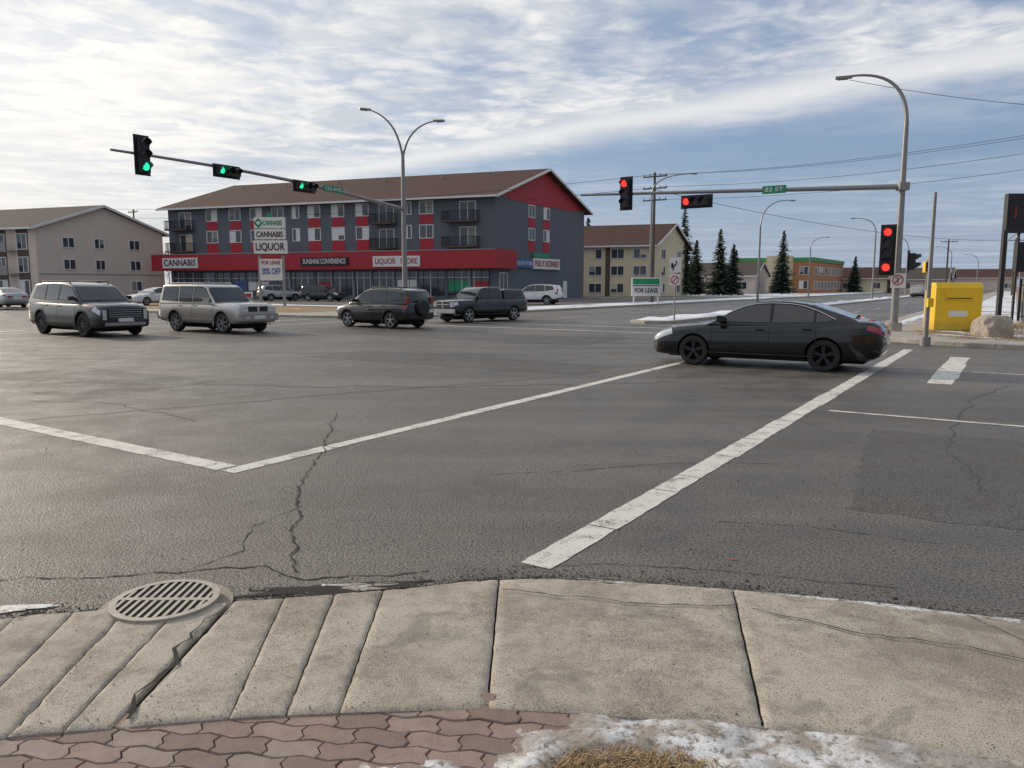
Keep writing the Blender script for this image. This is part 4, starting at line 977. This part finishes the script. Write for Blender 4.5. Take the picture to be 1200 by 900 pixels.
b.tube([armz2 for armz2 in [st+D*t/10-base for t in range(11)]],[.095-.005*i for i in range(11)],'galv',10)
b.box(-.17,.17,-.17,.17,4.82,5.08,'galv'); b.obj('mast_arm',r,smooth=True)
def A2(t): return st+D*t-base
b=B(); fc=-U
head(b,A2(.835)+fc*.12-Z*.0,fc,Z,0,s=1.0); head(b,A2(.60)-Z*.36+fc*.12,fc,V*-1,0,s=.95)
head(b,Vector((-.45,-.15,3.05)),fc,Z,0,s=.95); head(b,Vector((-.45,-.15,2.2)),fc,Z,0,n=1,s=.95)
head(b,Vector((.35,-.1,2.4)),V,Z,0,lm='lensoff',n=2,s=.8)
b.obj('signal_heads',r)
b=B(); c=A2(.36)+fc*.14; b.obox(c,V*.42,U*.012,Z*.14,'signgreen')
b.obox(Vector((-.05,-.19,1.75)),V*.23,U*.012,Z*.25,'white')
cen=Vector((-.05,-.19,1.77))-U*.02
b.tube([cen+V*.16*math.cos(t_*math.pi/9)+Z*.16*math.sin(t_*math.pi/9) for t_ in range(19)],.018,'red',6,cap=False)
b.tube([cen+V*.11+Z*.11,cen-V*.11-Z*.11],.016,'red',6); b.tube([cen+Z*-.1,cen+Z*.05,cen-V*.07+Z*.09],.016,'signtxt',6)
b.obj('sign_plates',r); text('street_name',"82 ST",.66,.15,base+c+fc*.022,V,'white',r,base,.002)
r=root('steel_post',(11.85,22.0,.0)); b=B(); b.tube([(0,0,0),(0,0,4.3)],[.07,.045],'galv',12); b.tube([(0,0,-.05),(0,0,.25)],.14,'galv',12); b.box(-.08,.08,-.16,-.06,1.1,1.35,'yellow'); b.obj('post',r,smooth=True)
def slamp(x,y,h,d,reach,rise=1.3):
    r=root('street_lamp',(x,y,.1)); d=Vector(d).normalized(); b=B()
    b.tube([(0,0,0),(0,0,h-rise)],[.12,.08],'galv',9); b.tube(bez(Vector((0,0,h-rise-.05)),Vector((0,0,h))+d*.15,Vector((0,0,h))+d*reach),[.07-.003*i for i in range(11)],'galv',8); lamp_head(b,Vector((0,0,h))+d*reach,d); b.obj('pole_and_lamp',r,smooth=True)
slamp(23.2,73,9.6,(.95,.3,0),3.2,2.4)
slamp(13.0,73,11.8,(.98,-.2,0),3.6,1.6)
slamp(41,88,9.2,(-.95,.3,0),2.2,1.5); slamp(60,118,9.0,(-.95,.3,0),2.2,1.5); slamp(66,104,8.6,(.9,-.3,0),2.5,1.5)
slamp(78,138,8.5,(-.95,.3,0),2.2,1.5); slamp(99,165,8.2,(-.95,.3,0),2.2,1.5); slamp(46,120,9,(.95,-.3,0),2.2,1.5)
def upole(x,y,h,arms=2):
    r=root('utility_pole',(x,y,.1)); b=B(); b.tube([(0,0,0),(0,0,h)],[.17,.11],'wood',9)
    for k in range(arms):
        z=h-.4-k*1.1; b.obox((0,-.15,z),V*1.2,U*.05,Z*.06,'wood')
        for q in(-1.1,-.5,.5,1.1): b.tube([Vector((0,-.15,z))+V*q,Vector((0,-.15,z+.25))+V*q],.05,'greyclad',6)
    b.obj('pole',r)
upole(13.6,75,12.3,3); upole(-57,118,13,1); upole(84,130,9.5,1); upole(96,140,10,1); upole(70,125,9,1)
wr=root('overhead_wires',(0,0,0)); b=B(); wm=mat('wire',(.03,.03,.032),.7)
def wire(p,q,sag,rad=.018):
    p=Vector(p);q=Vector(q); b.tube([p.lerp(q,t/16)-Z*sag*4*(t/16)*(1-t/16) for t in range(17)],rad,wm,5)
for dz,dx in((12.2,.6),(12.2,-.6),(11.1,.5),(9.9,0)): wire((13.6+dx,75,dz),(44+dx,50,dz+.9),.9,.016)
for dz in (12.2,11.0): wire((13.6,75,dz),(-60,112,dz+.4),1.0,.02)
wire((11.7,27.8,8.8),(22,27,7.6),.25,.010); wire((13.6,75,10.8),(84,130,9.2),1.4,.025); wire((84,130,9.2),(110,100,9.6),.6,.03)
b.obj('wires',wr)
r=root('traffic_sign',(7.5,35.6,.10)); b=B(); b.tube([(0,0,0),(0,0,2.95)],.035,'galv',8); fc=-U
b.obox(Vector((0,0,2.55))+fc*.06,V*.27,U*.01,Z*.34,'white'); cen=Vector((0,0,2.52))+fc*.085
b.tube([cen-Z*.22-V*.08,cen-Z*.05-V*.08,cen+Z*.08+V*.06,cen+Z*.22+V*.06],.028,'signtxt',6); b.obox(cen+Z*.0-V*.13,V*.05,U*.006,Z*.12,'signtxt')
b.obox(Vector((0,0,1.88))+fc*.06,V*.25,U*.01,Z*.25,'white'); cen=Vector((0,0,1.88))+fc*.085
b.tube([cen+V*.18*math.cos(t_*math.pi/9)+Z*.18*math.sin(t_*math.pi/9) for t_ in range(19)],.02,'red',6,cap=False); b.tube([cen+V*.12+Z*.12,cen-V*.12-Z*.12],.018,'red',6); b.obj('post_and_plates',r)
r=root('notice_board',(11.6,67,.13)); b=B()
for x in(-1.05,1.05): b.box(x-.05,x+.05,-.05,.05,0,1.0,'white')
b.box(-1.25,1.25,-.08,.08,.7,2.3,'white'); b.box(-1.15,1.15,-.095,-.082,1.7,2.2,'signgreen'); b.box(-1.15,1.15,-.095,-.082,1.55,1.62,'signtxt'); b.obj('board',r)
text('notice_letters','FOR LEASE',2,.4,(11.6,66.9,1.3),(1,0),'signtxt',r,r.location)
pl=Vector((-19.2,62,.13)); r=root('plaza_pylon_sign',pl); b=B()
for x in(-.95,.95): b.box(x-.09,x+.09,-.1,.1,0,7.0,'greyclad')
b.box(-1.2,1.2,-.18,.18,6.1,6.95,'white'); b.box(-1.2,1.2,-.18,.18,5.25,6.03,'white'); b.box(-1.3,1.3,-.2,.2,4.1,5.15,'white'); b.box(-.9,.9,-.16,.16,2.0,3.7,'white')
b.box(-1.3,1.3,-.21,.21,4.05,4.1,'signtxt'); b.box(-.2,.2,-.15,.15,6.95,7.3,'signgreen')
b.obox((-.85,-.19,6.5),(.2,0,.2),(0,.01,0),(.2,0,-.2),'signgreen'); b.obox((-.85,-.2,6.5),(.09,0,.09),(0,.01,0),(.09,0,-.09),'white'); b.obj('sign_frame',r,bevel=.01)
text('pylon_letters','CANNABIS',1.5,.4,pl+Vector((.25,-.2,6.5)),(1,0),'signgreen',r,pl); text('pylon_letters','CANNABIS',2.1,.45,pl+Vector((0,-.2,5.6)),(1,0),'signtxt',r,pl)
text('pylon_letters','LIQUOR',2.3,.7,pl+Vector((0,-.22,4.62)),(1,0),'signtxt',r,pl)
text('pylon_letters','FOR LEASE',1.5,.3,pl+Vector((0,-.18,3.4)),(1,0),'red',r,pl); text('pylon_letters','30% OFF',1.5,.5,pl+Vector((0,-.18,2.7)),(1,0),'blue',r,pl)
r=root('banner_sign',(-16.6,48,.13)); b=B(); b.box(-.03,.03,-.03,.03,0,1.1,'galv'); b.box(-.5,.5,-.04,-.0,.3,1.2,'white'); b.box(-.42,.42,-.05,-.041,.75,1.1,'red'); b.obj('board',r)
r=root('donation_bin',(15.75,27.6,.134),R(-12)); b=B()
prof=[(-.62,0),(.62,0),(.62,1.35),(.25,1.68),(-.5,1.68),(-.62,1.5)]
n=len(prof); b.add([(x,y,z) for x in(-.75,.75) for y,z in prof],[tuple(range(n)),tuple(range(n,2*n))]+[(i,(i+1)%n,(i+1)%n+n,i+n) for i in range(n)],'yellow')
b.obj('shell',r,bevel=.03); b=B(); b.box(-.45,.45,-.66,-.622,1.08,1.4,'yellow'); b.box(-.4,.4,-.672,-.661,1.12,1.15,'signtxt'); b.box(-.55,.55,-.63,-.621,.25,.85,'yellow'); b.box(-.7,-.5,-.6,.6,-.03,.02,'black'); b.box(-.3,.3,-.636,-.631,.5,.7,'white'); b.obj('hatch_and_label',r,bevel=.008)
rockm=mat('rock',(.40,.35,.29),.9,var=.35,scale=4,bump=.8,bscale=10,bdist=.05)
def boulder(x,y,s,seed,z=.13,cl=.85):
    import bmesh
    bm=bmesh.new(); bmesh.ops.create_icosphere(bm,subdivisions=5,radius=1.15)
    for v in bm.verts:
        n_=1+.22*noise.noise(v.co*1.3+Vector((seed,0,0)))
        v.co*=n_; v.co=Vector([max(-cl,min(cl,c)) for c in v.co]); v.co*=1+.05*noise.noise(v.co*4+Vector((seed,0,0)))
        v.co=Vector((v.co.x*s[0],v.co.y*s[1],v.co.z*s[2]))
    me=bpy.data.meshes.new('boulder'); bm.to_mesh(me); bm.free(); me.materials.append(rockm)
    me.polygons.foreach_set('use_smooth',[True]*len(me.polygons)); me.set_sharp_from_angle(angle=R(30))
    o=bpy.data.objects.new('boulder',me); o.location=(x,y,z+s[2]*.45); o.rotation_euler=(0,0,seed*.12); link(o)
boulder(15.05,24.1,(.52,.45,.50),1.3); boulder(17.2,24.9,(.8,.4,.32),5.7)
r=root('pylon_sign',(22.4,35.5,.13)); b=B(); b.box(-.09,.09,-.09,.09,0,4.1,'black'); b.box(-.05,.95,-.14,.14,3.95,5.7,'black'); b.box(.05,.85,-.155,-.142,4.25,5.5,'signtxt')
b.box(.55,1.6,-.14,.14,2.2,3.55,'black'); b.box(.6,.68,-.05,.05,0,4.0,'black'); b.box(.65,1.5,-.155,-.142,2.4,3.4,'signtxt'); b.box(.30,.36,-.16,-.156,4.6,5.1,'red'); b.obj('frame',r,bevel=.01)
r=root('metal_fence',(23.0,35.0,.13)); b=B()
for k in range(90): 
    p=V*(k*.13); b.box(p.x-.012,p.x+.012,p.y-.012,p.y+.012,.05,1.75,'black')
for z in(.2,1.6): b.tube([Z*z,Z*z+V*11.7],.025,'black',6)
for k in range(6): p=V*(k*2.3); b.box(p.x-.04,p.x+.04,p.y-.04,p.y+.04,0,1.9,'black')
b.obj('panels',r)
r=root('pedestrian_signal',(24.6,46,.13)); b=B(); b.tube([(0,0,0),(0,0,3.1)],.05,'galv',8); b.box(-.2,.2,-.15,.15,2.35,3.0,'yellow'); b.box(-.16,.16,-.17,-.151,2.4,2.95,'black'); b.obj('post_and_head',r,bevel=.01)
vehicle('distant_car',(79,134,0),(-.545,-.838),suvP(pk_dgrey)); vehicle('distant_car',(62,118,0),(.545,.838),suvP(pk_silver))
print('objects',len(bpy.data.objects))
